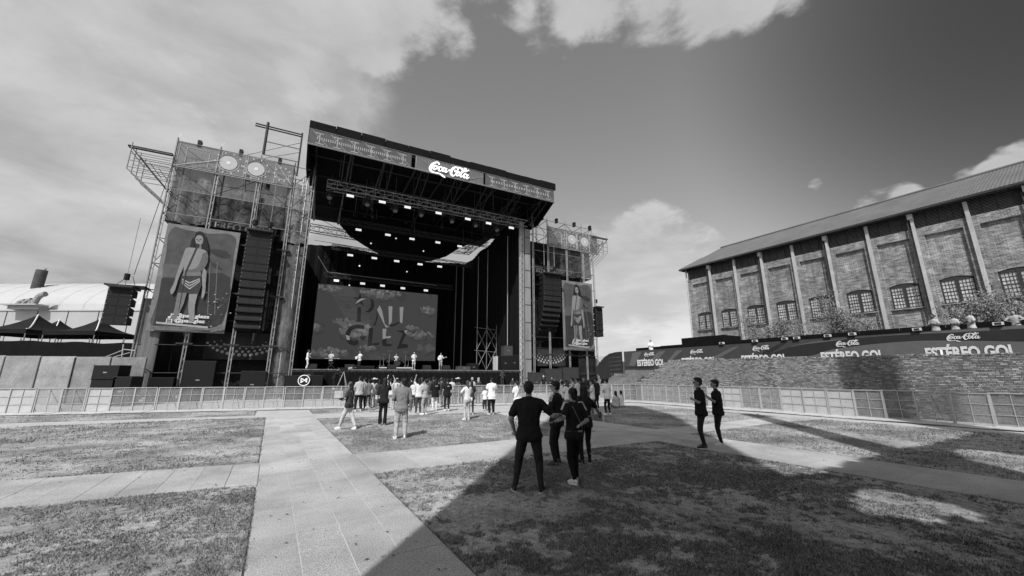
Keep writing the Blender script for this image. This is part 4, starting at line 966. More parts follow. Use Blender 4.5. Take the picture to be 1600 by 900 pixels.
for i, p in enumerate([(273, 460), (487, 500), (646, 535), (793, 560), (967, 597), (1102, 620), (1222, 645)]):
    u, v = z6(p); x, z = SP(u, v, -.35); t = thing('moving_head_lamp', 'black unlit moving head lamp hanging under the front truss, %s from the left' % ordn[i], 'stage lamp', (x, -.35, z), S, group='moving head lamps')
    M().b2((x-.22, -.55, z+.28), (x+.22, -.15, z+.5)).build('base', BLACK2, t)
    for s_ in (-1, 1): M().b2((x+s_*.26-.04, -.45, z-.1), (x+s_*.26+.04, -.25, z+.3)).build('yoke_arm', BLACK2, t)
    M().lathe([(0, .25), (.16, .22), (.2, 0), (.24, -.2), (.22, -.26)], (x, -.35, z), 12, q=Euler((R(-25), 0, 0)).to_quaternion()).build('head', DSTEEL, t); M().lathe([(.21, 0), (0, .005)], (x, -.35-.1, z-.23), 12, q=Euler((R(-25), 0, 0)).to_quaternion()).build('lens', STEEL, t)
rnd = random.Random(11)
rg = thing('roof_rigging', 'clutter of drop cables, pipes and hoists hanging in the dark under the stage roof', 'rigging', (10, 5, 18), S)
for i in range(46):
    x = rnd.uniform(0, 20); q = rnd.uniform(-2.5, 11); z = 21.9; L_ = rnd.uniform(.8, 3.2)
    bar(rg, 'drop_cable', (x, q, z), (x, q, z-L_), .02, rnd.choice((STEEL, DSTEEL)), 4)
    if i % 3 == 0: M().b2((x-.13, q-.12, z-L_-.45), (x+.13, q+.12, z-L_)).build('hoist', BLACK2, rg)
    elif i % 3 == 1: M().tube((x, q, z-L_), (x+.05, q-.3, z-L_-.35), .13, 8).build('lamp_can', DSTEEL, rg)
# side and roof trusses seen against the sky at left
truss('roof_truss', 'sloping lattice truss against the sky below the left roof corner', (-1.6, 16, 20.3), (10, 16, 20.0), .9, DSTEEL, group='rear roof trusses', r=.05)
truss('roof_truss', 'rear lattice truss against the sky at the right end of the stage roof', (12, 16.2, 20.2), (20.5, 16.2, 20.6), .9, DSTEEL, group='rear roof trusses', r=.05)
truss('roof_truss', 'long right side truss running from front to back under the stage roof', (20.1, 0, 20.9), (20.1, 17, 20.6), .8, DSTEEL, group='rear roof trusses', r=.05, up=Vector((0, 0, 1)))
for i, (a, b) in enumerate([((-1.5, 12, 20.6), (6, 12, 17.6)), ((-1, 18, 19.4), (9, 18, 19.1))]):
    t = thing('rigging_cable', ['slack rigging cable in the sky gap, upper of two', 'level rigging cable in the sky gap, lower of two'][i], 'cable', a, S); bar(t, 'cable', a, b, .03, DSTEEL, 4)
# left tower inner edge pole and thin line across above the screen
t = thing('cable_line', 'thin pale line strung above the video screen', 'cable', (1, 11, 13), S)
pa, pb, pc = SP(512, 425, 11), SP(682, 446, 11), SP(745, 434, 11); M().path([(pa[0], 11, pa[1]), (pb[0], 11, pb[1])], .035, 4).build('line', ALU, t); M().path([(SP(497, 400, 11)[0], 11, SP(497, 400, 11)[1]), (pa[0], 11, pa[1])], .03, 4).build('tail', ALU, t)
# towers (posts) holding the roof at right front
cp = thing('roof_column', 'pale wrapped square roof column at the right front corner of the stage', 'column', (21.2, 0, 0), S)
PALEW = mat('wrapped_column', .2, .8, 1.5, .25, stretch=(1, 1, .15))
M().b2((20.95, -.25, 0), (21.65, .45, 18.6)).build('wrap', PALEW, cp); 
for i in range(9): M().b2((20.93, -.27, 1.5+i*2), (21.67, -.24, 1.58+i*2)).build('strap', DSTEEL, cp)
t = truss('tower_truss', 'bright slim lattice tower beside the pale roof column', (20.55, -.1, 0), (20.55, -.1, 19.4), .32, ALU, r=.045, group=None, up=Vector((0, 1, 0)))
t = truss('tower_truss', 'slim lattice tower on the left stage edge behind the hanging scrim', (-1.9, .4, 0), (-1.9, .4, 19.6), .3, ALU, r=.04, up=Vector((0, 1, 0)))
for i, (u, v0, s_, lab) in enumerate([(793, 375, 20.3, 'nearest the roof column'), (761, 395, 20.3, 'second from the roof column'), (746, 400, 20.3, 'third from the roof column'), (722, 410, 20.3, 'fourth from the roof column'), (711, 415, 19.3, 'deepest of the row')]):
    q, _ = S.px(u, 500, s_); t = thing('drape_pole', 'slim pale pole against the right side curtain, '+lab, 'pole', (s_, q, 2.33), S, group='poles along the right side curtain')
    bar(t, 'pole', (s_, q, 2.33), (s_, q, 18.6), .055 if i != 3 else .1, ALU, 6); M().b2((s_-.25, q-.25, 2.33), (s_+.25, q+.25, 2.37)).build('foot', DSTEEL, t)
fr = thing('pipe_scaffold', 'tall cross braced pipe frame standing on the right of the stage', 'scaffold', (19, 7, 2.33), S)
ps = [(SP(746, 500, 7)[0]), (SP(761, 500, 7)[0]), (SP(776, 500, 7)[0])]
for x in ps: bar(fr, 'post', (x, 7, 2.33), (x, 7, 8.0 if x > ps[1] else 9.0), .05, STEEL)
for z in (4.8, 7.6): bar(fr, 'ledger', (ps[0]-.3, 7, z), (ps[2]+.3, 7, z-.2), .04, STEEL)
for a, b in zip(ps, ps[1:]):
    for z in (2.5, 4.9): bar(fr, 'brace', (a, 7, z), (b, 7, z+2.5), .035, STEEL); bar(fr, 'brace', (a, 7.1, z+2.5), (b, 7.1, z), .035, STEEL)
bar(fr, 'brace', (ps[1], 7, 7.9), (ps[2]+1.2, 7, 4.6), .035, STEEL)

# ---- line array speakers
def line_array(name, label, x, q, ztop, n, w, h, d, lean=0., group=None, yaw=0., curve=.012, wedge=True):
    t = thing(name, label, 'line array', (x, q, ztop), S, group=group)
    z = ztop; a = lean; y = q
    for i in range(n):
        mm = M(); c, s_ = math.cos(a), math.sin(a)
        def P(dx, dy, dz): return (x+dx, y+dy*c+dz*s_, z-h/2+dz*c-dy*s_)
        hw = w/2; f, b, hh, hb = -d*.5, d*.5, h/2*.96, h/2*.72
        vs = [P(-hw, f, -hh), P(hw, f, -hh), P(hw, f, hh), P(-hw, f, hh), P(-hw*.96, b, -hb), P(hw*.96, b, -hb), P(hw*.96, b, hb), P(-hw*.96, b, hb)]
        mm.add(vs, [(0, 1, 2, 3), (4, 7, 6, 5), (0, 4, 5, 1), (3, 2, 6, 7), (0, 3, 7, 4), (1, 5, 6, 2)])
        cb = mm.build('cabinet', SPK, t)
        g = M()
        for s2, s3 in ((-1, -.06), (.06, 1)): g.add([P(hw*s2*.97 if s2 < 0 else hw*s2, f-.015, -hh*.84), P(hw*s3 if s3 < 1 else hw*.97, f-.015, -hh*.84), P(hw*s3 if s3 < 1 else hw*.97, f-.015, hh*.84), P(hw*s2*.97 if s2 < 0 else hw*s2, f-.015, hh*.84)], [(0, 1, 2, 3)])
        g.build('grille', GRILLE, cb)
        e = M(); e.add([P(-hw, f-.02, hh*.98), P(hw, f-.02, hh*.98), P(hw, f-.02, hh*1.04), P(-hw, f-.02, hh*1.04)], [(0, 1, 2, 3)]); e.build('edge', DSTEEL, cb)
        k = M()
        for s2 in (-1, 1):
            for zz in (-.55, .55): k.box(P(s2*(hw-.06), f-.03, hh*zz), (.045, .03, .045))
        k.build('rigging_pin', STEEL, cb)
        z -= h*math.cos(a); y += h*math.sin(a)*1.0; a += curve*i*.5
    M().b2((x-w*.5, q-d*.9, ztop+.04), (x+w*.5, q+d*.9, ztop+.16)).build('bumper_frame', DSTEEL, t)
    for s_ in ((-1, 1) if w > 1.5 else (0,)): M().tube((x+s_*w*.3, q, ztop+.7), (x+s_*w*.3, q, ztop+1.15), .17, 8).build('hoist_motor', BLACK2, t); bar(t, 'chain', (x+s_*w*.3, q, ztop+.15), (x+s_*w*.3, q, ztop+.7), .025, ALU, 4); bar(t, 'chain', (x+s_*w*.3, q, ztop+1.1), (x+s_*w*.3, q, ztop+5.5), .02, ALU, 4)
    return t
xa, za = SP(388, 362, -.9); xb, zb_ = SP(430, 362, -.9); xc, zc_ = SP(373, 517, -.9)
line_array('line_array', 'long black line array of twelve speaker cabinets hanging on the left scaffold tower', (xa+xb)/2-.05, -.7, za, 12, (xb-xa)*.97, (za-zc_)/12, 1.0)
xa, za = SP(846, 432, -.9); xb, _ = SP(874, 434, -.9); _, zc_ = SP(845, 536, -.9)
line_array('line_array', 'long black curved line array hanging on the right scaffold tower beside its poster', (xa+xb)/2, -.7, za+.3, 12, (xb-xa)*.95, (za-zc_)/12, 1.0, curve=.03)
# ---- scaffold towers
def tower(label, posts, x0, x1, side, pf):
    t = thing('scaffold_tower', label, 'scaffold', (posts[0], 1, 0), S); top = 20.4
    for x in posts:
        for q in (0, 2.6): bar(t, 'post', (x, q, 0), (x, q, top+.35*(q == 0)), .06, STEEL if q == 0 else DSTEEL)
        for q in (0,):
            mm = M(); z = .5
            while z < top: mm.tube((x+.16, q+.02, z), (x+.0, q+.02, z+.45), .02, 3); mm.tube((x, q+.02, z+.45), (x+.16, q+.02, z+.9), .02, 3); z += .9
            mm.tube((x+.17, q, 0), (x+.17, q, top-.5), .035, 5); tag(mm.build('ladder_brace', ALU, t), kind='stuff')
    k = 0; z = 2.0
    while z < top+.2:
        for a, b in zip(posts, posts[1:]):
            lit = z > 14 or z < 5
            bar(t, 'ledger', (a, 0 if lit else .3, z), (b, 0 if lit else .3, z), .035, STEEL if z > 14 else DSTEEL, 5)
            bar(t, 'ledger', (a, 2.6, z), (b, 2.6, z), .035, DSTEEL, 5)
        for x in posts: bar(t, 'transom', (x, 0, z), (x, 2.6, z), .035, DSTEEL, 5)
        z += 2.04; k += 1
    for i, (a, b) in enumerate(zip(posts, posts[1:])):
        for z in (14.2, 16.3, 18.4):
            s_ = 1 if (i+int(z)) % 2 else -1; p, q_ = (a, b) if s_ > 0 else (b, a); bar(t, 'brace', (p, .05, z), (q_, .05, z+2), .03, DSTEEL, 5)
    for z in (2, 6, 10, 14, 18): bar(t, 'brace', (posts[0], 0, z), (posts[0], 2.6, z+2), .035, STEEL, 5)
    rnd = random.Random(int(posts[0]*10))
    for i in range(34):                                       # irregular extra tubes, drop cables and hoists
        x = rnd.uniform(posts[0]+.3, posts[-1]-.3); z = rnd.uniform(12.5, 19.5); q = rnd.uniform(.5, 2.4); k_ = rnd.random()
        if k_ < .4: bar(t, 'tube', (x, q, z), (x+rnd.uniform(-2.4, 2.4) if posts[0]+2.5 < x < posts[-1]-2.5 else x+rnd.uniform(-.3, .3), q, z+rnd.uniform(-2.2, 2.2)), .03, rnd.choice((DSTEEL, STEEL)), 5)
        elif k_ < .75: bar(t, 'drop_cable', (x, q*.3, z), (x+rnd.uniform(-.1, .1), q*.3, max(.3, z-rnd.uniform(3, 12))), .02, BLACK2, 4)
        else: M().b2((x-.16, q-.12, z-.5), (x+.16, q+.12, z)).build('hoist', BLACK2, t); bar(t, 'drop_cable', (x, q, z), (x, q, min(20.2, z+3)), .015, DSTEEL, 4)
    for x in posts[:-1]: M().b2((x+1.3, -.15, top-.1), (x+1.55, .25, top+.45)).build('top_clamp', BLACK2, t)
    for z in (4.1, 8.2, 12.3):
        for x in posts[1:-1]: M().b2((x-.5, -.1, z), (x+.5, .25, z+.12)).build('bracket', DSTEEL, t)
    for a, b in zip(posts, posts[1:]):
        M().b2((a+.1, .4, 13.7), (b-.1, 2.4, 13.76)).build('platform', DSTEEL, t)
    return t
lp = [-11.25, -8.4, -5.5, -2.9, -1.3]
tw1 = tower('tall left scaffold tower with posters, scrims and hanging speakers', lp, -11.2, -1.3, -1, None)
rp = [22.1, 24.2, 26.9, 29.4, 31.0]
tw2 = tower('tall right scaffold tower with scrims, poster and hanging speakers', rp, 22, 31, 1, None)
SCRIM = mat('black_scrim', .014, .85, .7, .5, 3, .3, bump=.4, bscale=1.5)
SCRIMG = mat('grey_scrim', .085, .7, .9, .6, 3, .5, bump=1., bscale=1.6, alpha=.85, stretch=(1.6, 1, .5))
def sheet(name, label, x0, x1, z0, z1, q, m_, amp=.1, par=None, fq=2.1, slack=0.):
    t = thing(name, label, 'scrim', (x0, q, z0), S); mm = M(); n = max(6, int((x1-x0)/.22)); k = 10; vs = []
    for j in range(k+1):
        for i in range(n+1):
            f = i/n; g = j/k; x = x0+(x1-x0)*f; z = z0+(z1-z0)*g
            vs.append((x, q+amp*(math.sin(i*fq*.5+g*2.5)+.6*math.sin(i*fq*1.3-g*4))+slack*math.sin(math.pi*g), z+(.12*math.sin(f*9) if j in (0,) else 0)))
    fs = [(j*(n+1)+i, j*(n+1)+i+1, (j+1)*(n+1)+i+1, (j+1)*(n+1)+i) for j in range(k) for i in range(n)]
    mm.add(vs, fs); mm.build('sheet', m_, t, smooth=True)
    for x in (x0, x1): bar(t, 'hem', (x, q, z0), (x, q, z1), .02, DSTEEL, 4)
    return t
sheet('back_scrim', 'black back scrim closing the left tower behind its speakers', -11.0, -1.5, .2, 17.2, 2.3, SCRIM, .08)
sheet('back_scrim', 'black back scrim closing the right tower behind its speakers', 22.2, 30.9, .2, 18.2, 2.3, SCRIM, .08)
sheet('side_scrim', 'pale crumpled scrim strip hanging on the stage side edge of the left tower', -2.75, -1.4, .3, 13, .25, SCRIMG, .13)
sheet('side_scrim', 'crumpled grey scrim at the upper inner corner of the left tower', -3.2, -1.3, 13.2, 18.8, .15, mat('grey_scrim2', .13, .6, 1.2, .6, 4, .5, bump=1., bscale=1.4, alpha=.8), .16)
sheet('side_scrim', 'draped grey scrim in the upper left bay of the left tower', -11.1, -8.4, 13.6, 18.7, .35, SCRIMG, .16)
sheet('side_scrim', 'draped dark scrim across the upper middle bays of the left tower', -8.3, -3.0, 14.2, 18.6, .45, mat('grey_scrim3', .05, .7, .9, .7, 3, .5, bump=1., bscale=1.4, alpha=.8), .15)
sheet('side_scrim', 'pale narrow scrim strip down the outer left edge of the left tower', -11.2, -9.9, .2, 7.4, -.02, mat('pale_scrim', .13, .7, 1.5, .35, stretch=(3, 1, .2), bump=.4, bscale=4), .05)
sheet('side_scrim', 'grey scrim in the upper bays of the right tower', 24.4, 30.9, 13.7, 17.6, .35, mat('grey_scrim3', .1), .12)
sheet('side_scrim', 'black scrim strip on the outer edge of the right tower', 28.4, 30.9, .3, 4.8, .2, SCRIM, .05)
# printed top banners with discs and goal drawings
TB = mat('clear_banner', .11, .6, 1.5, .3, alpha=.55); TBL = mat('banner_line', .34, .6)
def top_banner(label, x0, x1, z0, z1, discs, side):
    q = -.12; t = thing('top_banner', label, 'banner', (x0, q, z0), S); M().b2((x0, q, z0), (x1, q+.015, z1)).build('sheet', TB, t)
    mm = M(); L = lambda a, b, r=.03: mm.tube((x0+(x1-x0)*a[0], q-.01, z0+(z1-z0)*a[1]), (x0+(x1-x0)*b[0], q-.01, z0+(z1-z0)*b[1]), r, 4)
    for a in (.02, .33, .36, .56, .58, .83): L((a, .08), (a, .93))
    L((.02, .08), (.33, .08)); L((.36, .93), (.83, .93)); L((.36, .08), (.83, .08)); L((0, .02), (1, .02), .035); L((0, .98), (1, .98), .035); L((0, .02), (.35, .55), .06) if side < 0 else L((.1, .3), (.3, .3), .06)
    L((.08, .2), (.08, .8)); L((.26, .2), (.26, .8)); L((.08, .8), (.26, .8)); L((.83, .5), (1, .5)); L((.84, .9), (.99, .15))
    for (c, r, fill) in discs:
        cx, cz = x0+(x1-x0)*c[0], z0+(z1-z0)*c[1]
        for j in range(24): a, b = 2*math.pi*j/24, 2*math.pi*(j+1)/24; rr = r*1.22; mm.tube((cx+rr*math.cos(a), q-.01, cz+rr*math.sin(a)), (cx+rr*math.cos(b), q-.01, cz+rr*math.sin(b)), .025, 3)
        for j in range(10): a = 2*math.pi*j/10; mm.b2((cx+r*1.5*math.cos(a)-.05, q-.02, cz+r*1.5*math.sin(a)-.08), (cx+r*1.5*math.cos(a)+.05, q-.01, cz+r*1.5*math.sin(a)+.08))
    mm.build('printed_lines', TBL, t)
    for (c, r, fill) in discs:
        if fill: cx, cz = x0+(x1-x0)*c[0], z0+(z1-z0)*c[1]; M().tube((cx, q-.03, cz), (cx, q-.005, cz), r, 24).build('printed_disc', mat('disc_white', .34, .5, 3, .08), t); M().tube((cx, q-.045, cz), (cx, q-.035, cz), r*.25, 12).build('disc_mark', mat('disc_mark', .5, .5), t)
top_banner('translucent printed top banner with two white discs on the left tower', -11.15, -2.9, 18.15, 20.45, [((.42, .52), .62, 1), ((.66, .5), .62, 1), ((.9, .5), .42, 0)], -1)
top_banner('translucent printed top banner with two white discs on the right tower', 24.2, 31.8, 17.0, 19.6, [((.47, .55), .62, 1), ((.73, .55), .62, 1), ((.2, .5), .5, 0)], 1)
# lettered sign boards high on both towers
for x0, x1, z, lab in ((-9.6, -4.1, 13.75, 'dark board with white block lettering behind the left tower poster'), (22.9, 27.2, 13.7, 'dark board with white block lettering above the right line array')):
    t = thing('lettered_board', lab, 'sign', (x0, .9, z), S); M().b2((x0, .9, z-.15), (x1, .95, z+1.1)).build('board', mat('board_dark', .05, .6, 2, .2), t)
    letters('ESTÉREO GOL', t, ((x0+x1)/2, .88, z), (1, 0, 0), .85, (x1-x0)*.9, mat('letter_grey', .3, .6), bold=.03)
# dotted arcs printed on the lower scrims
def dots(label, cx, cz, q, rx, n):
    t = thing('dotted_print', label, 'scrim', (cx, q, cz), S); mm = M()
    for row, rr in ((0, 1.0), (1, .82), (2, .64)):
        for i in range(n-row*3):
            f = i/(n-row*3-1); a = math.pi*(1.12+.76*f); r_ = rx*rr; w = .13*(1-.25*row)*(.7+.4*math.sin(f*3.1))
            x, z = cx+r_*math.cos(a), cz+r_*.55*math.sin(a); mm.tube((x, q-.01, z), (x, q, z), w, 6)
    tag(mm.build('printed_dots', mat('dot_grey', .3, .6, 5, .4), t), kind='stuff')
    M().b2((cx-rx, q+.01, cz-rx*.7), (cx+rx, q+.02, cz+.4)).build('sheet', mat('dark_sheet', .03, .8, .6, .5), t)
dots('dark sheet printed with arcs of pale dots low on the left tower', -4.9, 4.9, 1.6, 2.6, 16)
dots('dark sheet printed with arcs of pale dots low on the right tower', 25.0, 4.6, 1.2, 2.5, 15)
# outrigger arms
def outrigger(label, x0, x1, z, side, n=4):
    t = thing('outrigger_arm', label, 'scaffold', (x0, 0, z), S)
    for dq in (0, .22): bar(t, 'beam', (x0, -.4+dq, z), (x1, -.4+dq, z), .09, DSTEEL, 4)
    xe = x0; xi = x1-side*0; s_ = 1 if x1 > x0 else -1
    for q in (-.5, .3, 1.2, 2.2):
        bar(t, 'upright', (xe+s_*.25, q, z-1.9), (xe+s_*.25, q, z+.3), .04, STEEL, 5); bar(t, 'diagonal', (xe+s_*.25, q, z-1.9), (x1, q, z-4.0), .04, STEEL, 5); bar(t, 'diagonal', (xe+s_*.3, q, z-.2), (x1, q, z-2.9), .035, DSTEEL, 5)
        for k in range(n): bar(t, 'ledger', (xe+s_*.25, q, z-.1-.55*k), (x1, q, z-.1-.55*k), .03, STEEL, 5)
    for k in range(4): xx = xe+s_*(.25+.6*k); bar(t, 'transom', (xx, -.5, z-.4-.35*k), (xx, 2.2, z-.4-.35*k), .03, STEEL, 5)
    return t
outrigger('pipe outrigger cage cantilevered off the left side of the left tower', -13.9, -11.25, 19.0, -1)
outrigger('pipe outrigger cage cantilevered off the right side of the right tower', 33.4, 31.0, 19.3, 1)
t = thing('outrigger_arm', 'double beam arm with tube rails above the inner corner of the left tower', 'scaffold', (-5, 0, 20), S)
za, zb = SP(399, 196, 0), SP(472, 213, 0)
for dz in (0, .22): bar(t, 'beam', (za[0], 0, za[1]+dz), (zb[0], 0, za[1]+dz), .07, DSTEEL, 4)
x2 = SP(418, 200, 0)[0]; bar(t, 'upright', (x2, 0, za[1]-2.6), (x2, 0, za[1]+.6), .11, DSTEEL, 6); bar(t, 'upright', (zb[0], 0, za[1]-4), (zb[0], 0, za[1]+.4), .07, DSTEEL, 6)
for dz in (-1.3, -2.6): bar(t, 'rail', (x2, 0, za[1]+dz), (zb[0], 0, za[1]+dz), .05, STEEL, 5)
bar(t, 'rail', (x2-1.2, 0, za[1]-3), (zb[0], 0, za[1]-.6), .04, ALU, 5); bar(t, 'rail', (x2, 0, za[1]-3), (zb[0], 0, za[1]-1.6), .04, ALU, 5)
# side hangs
x0, z0 = SP(194, 452, -.4)
sh = line_array('side_line_array', 'short black hanging speaker cluster of four cabinets in the open sky left of the stage', x0, -.4, z0, 4, 1.35, .66, .9, curve=.02)
bar(sh, 'cable', (x0+.35, -.4, z0+1.1), (SP(234, 300, -.4)[0]+1.0, -.3, 19.0), .02, DSTEEL, 4)
bar(sh, 'sling', (x0-.6, -.4, z0+.15), (x0+.1, -.4, z0+1.0), .02, DSTEEL, 4); bar(sh, 'sling', (x0+.6, -.4, z0+.15), (x0+.3, -.4, z0+1.0), .02, DSTEEL, 4)
M().b2((x0-.95, -.9, z0+.16), (x0+1.25, .3, z0+.26)).build('spreader_plate', BLACK2, sh)
x0, z0 = SP(932, 482, .2)
line_array('side_line_array', 'short black hanging speaker cluster in the sky right of the stage', x0, .2, z0, 5, 1.1, .72, .9, curve=.03)
# ---- posters
PB, PI_, PD = mat('poster_border', .14, .8, 2, .25), mat('poster_inner', .062, .8, 1.2, .25), mat('poster_dark', .03, .5, 2, .2)
SK, SK2, HR, CL = mat('print_skin', .17, .5, 3, .12), mat('print_skin_shade', .12, .5, 4, .15), mat('print_hair', .014, .5, 9, .3), mat('print_cloth', .085, .5, 9, .3)
def poster(label, dx, dz, sx=1.):
    q = -.35; A = [SP(220+x/4.739, 340+y/4.737, q) for x, y in ((190, 40), (740, 112), (615, 862), (45, 835))]; xl = (A[0][0]+A[3][0])/2; xr = (A[1][0]+A[2][0])/2; zt = (A[0][1]+A[1][1])/2; zb = (A[2][1]+A[3][1])/2
    t = thing('poster', label, 'poster', (xl+dx, q, zb), S)
    def P(x, y): s_, z = SP(220+x/4.739, 340+y/4.737, q); return ((s_-xl)*sx+xl+dx, min(max(z, zb), zt)+dz)
    M().b2((xl+dx, q, zb+dz), ((xr-xl)*sx+xl+dx, q+.05, zt+dz)).build('board', PB, t)
    lay = [0]
    def D(pts, m_, nm='printed_figure', sm=0):
        lay[0] += 1; pp = [P(*p) for p in (smooth_pts(list(pts)+[pts[0]], sm)[:-1] if sm else pts)]
        return M().prism([(a, q-.003*lay[0], b) for a, b in pp], (0, .0015, 0)).build(nm, m_, t)
    D([(255, 65), (340, 90), (500, 118), (640, 120), (705, 160), (690, 280), (670, 460), (640, 640), (610, 770), (560, 800), (330, 808), (110, 808), (70, 770), (95, 700), (150, 520), (165, 380), (190, 250), (205, 120)], PI_, 'printed_field', 4)
    D([(100, 770), (155, 445), (290, 450), (270, 790), (90, 800)], PD, 'printed_shape'); D([(430, 420), (660, 440), (600, 780), (420, 780)], PD, 'printed_shape', 3)
    D([(165, 340), (290, 350), (290, 445), (160, 440)], mat('poster_band', .08, .5, 2, .2), 'printed_shape')
    D([(505, 240), (560, 232), (640, 258), (668, 290), (620, 302), (550, 280)], PD, 'printed_cymbal', 3); D([(500, 320), (560, 345), (608, 388), (540, 370)], PD, 'printed_cymbal', 2)
    for x in (512, 565): D([(x, 330), (x+5, 330), (x-15, 720), (x-20, 720)], SK2, 'printed_stand')
    rnd = random.Random(5)
    for i in range(34):
        x, y = rnd.gauss(540, 45), rnd.gauss(640, 75); r_ = rnd.uniform(4, 11); D([(x-r_, y), (x, y-r_*.5), (x+r_, y+2), (x, y+r_*.7)], FW if i % 3 == 0 else CL, 'printed_drum_glint')
    D([(395, 185), (410, 120), (440, 105), (475, 125), (492, 180), (498, 250), (470, 270), (380, 240), (370, 210)], HR, 'printed_hair', 3)
    D([(405, 160), (425, 135), (455, 140), (465, 170), (455, 200), (432, 212), (412, 195)], SK, 'printed_face', 3)
    D([(418, 200), (450, 200), (452, 245), (415, 245)], SK2); D([(412, 163), (425, 160), (424, 166), (413, 168)], HR, 'printed_eye'); D([(440, 160), (454, 163), (453, 168), (440, 166)], HR, 'printed_eye'); D([(418, 190), (432, 186), (446, 191), (432, 198)], FW, 'printed_smile'); D([(430, 168), (436, 168), (440, 182), (426, 182)], SK2, 'printed_nose'); D([(388, 240), (372, 205), (382, 165), (400, 150), (404, 190), (396, 225), (410, 262)], HR, 'printed_hair', 2); D([(478, 130), (497, 185), (505, 250), (488, 285), (462, 262), (474, 220), (468, 170)], HR, 'printed_hair', 2); D([(392, 290), (400, 330), (385, 345), (402, 350), (412, 300)], SK2, 'printed_chain'); D([(480, 300), (492, 330), (470, 395), (440, 405), (455, 360)], HR, 'printed_fold')
    D([(335, 235), (365, 225), (440, 235), (490, 255), (492, 330), (470, 380), (360, 400), (320, 420), (330, 330)], SK, sm=2)
    D([(335, 235), (315, 290), (270, 420), (245, 500), (222, 540), (232, 572), (258, 540), (285, 450), (330, 350), (355, 280)], SK, sm=2)
    D([(462, 270), (495, 260), (500, 330), (455, 400), (385, 420), (330, 410), (340, 388), (400, 385), (440, 340)], CL, sm=2)
    D([(470, 380), (490, 400), (485, 480), (480, 560), (462, 600), (452, 590), (460, 520), (455, 430)], SK, sm=2)
    D([(320, 410), (450, 405), (450, 440), (310, 440)], SK2); D([(308, 435), (448, 435), (455, 500), (430, 568), (275, 558), (295, 490)], mat('print_skirt', .035, .5, 9, .35), sm=0)
    for k in range(3): D([(310, 455+k*14), (365, 482+k*22), (442, 452+k*10), (442, 459+k*10), (365, 492+k*22), (310, 463+k*14)], FW, 'printed_chain')
    D([(278, 558), (345, 562), (322, 640), (285, 720), (240, 780), (225, 770), (255, 680)], SK2, sm=0); D([(362, 568), (425, 568), (405, 650), (400, 770), (362, 775), (356, 660)], SK, sm=0)
    D([(424, 200), (434, 203), (345, 400), (290, 690), (284, 690), (335, 400)], PD, 'printed_microphone'); D([(415, 195), (436, 198), (434, 212), (412, 210)], PD, 'printed_microphone')
    D([(120, 772), (500, 808), (500, 822), (120, 786)], FW, 'printed_floor'); D([(80, 800), (500, 822), (610, 800), (605, 840), (80, 826)], mat('poster_floor', .1, .5, 6, .3), 'printed_floor')
    def TXT(s, x, y, w, h):
        a = P(x, y); b = P(x+w, y); letters(s, t, ((a[0]+b[0])/2, q-.003*60, a[1]), (1, 0, 0), h, b[0]-a[0], mat('text_white', .45, .5), bold=.035, ext=0)
    TXT('@pau.glezs', 255, 745, 255, .38); TXT('@pau.glez', 250, 782, 228, .38)
    # small round-note and camera icons
    a = P(225, 732); mm = M(); mm.tube((a[0]-.05, q-.2, a[1]-.08), (a[0]-.05, q-.19, a[1]-.08), .09, 10); mm.b2((a[0]+.0, q-.2, a[1]-.08), (a[0]+.06, q-.19, a[1]+.22)); mm.b2((a[0]+.0, q-.2, a[1]+.12), (a[0]+.17, q-.19, a[1]+.19)); mm.build('icon', mat('text_white', .75), t)
    a = P(215, 768); mm = M()
    for (u0, w0, u1, w1) in ((-.17, -.17, .17, -.12), (-.17, .12, .17, .17), (-.17, -.12, -.12, .12), (.12, -.12, .17, .12)): mm.b2((a[0]+u0, q-.2, a[1]+w0), (a[0]+u1, q-.19, a[1]+w1))
    for j in range(10): c_, d_ = 2*math.pi*j/10, 2*math.pi*(j+1)/10; mm.tube((a[0]+.07*math.cos(c_), q-.2, a[1]+.07*math.sin(c_)), (a[0]+.07*math.cos(d_), q-.2, a[1]+.07*math.sin(d_)), .018, 3)
    mm.build('icon', mat('text_white', .75), t)
    return t
poster('tall poster of a singer at a microphone hanging on the left tower', 0, 0)
pl = SP(876, 440, -.35)[0]; pl0 = SP(229.5, 516, -.35)[0]
poster('tall poster of a singer at a microphone hanging on the right tower', pl-(-10.85), -.35, .97)
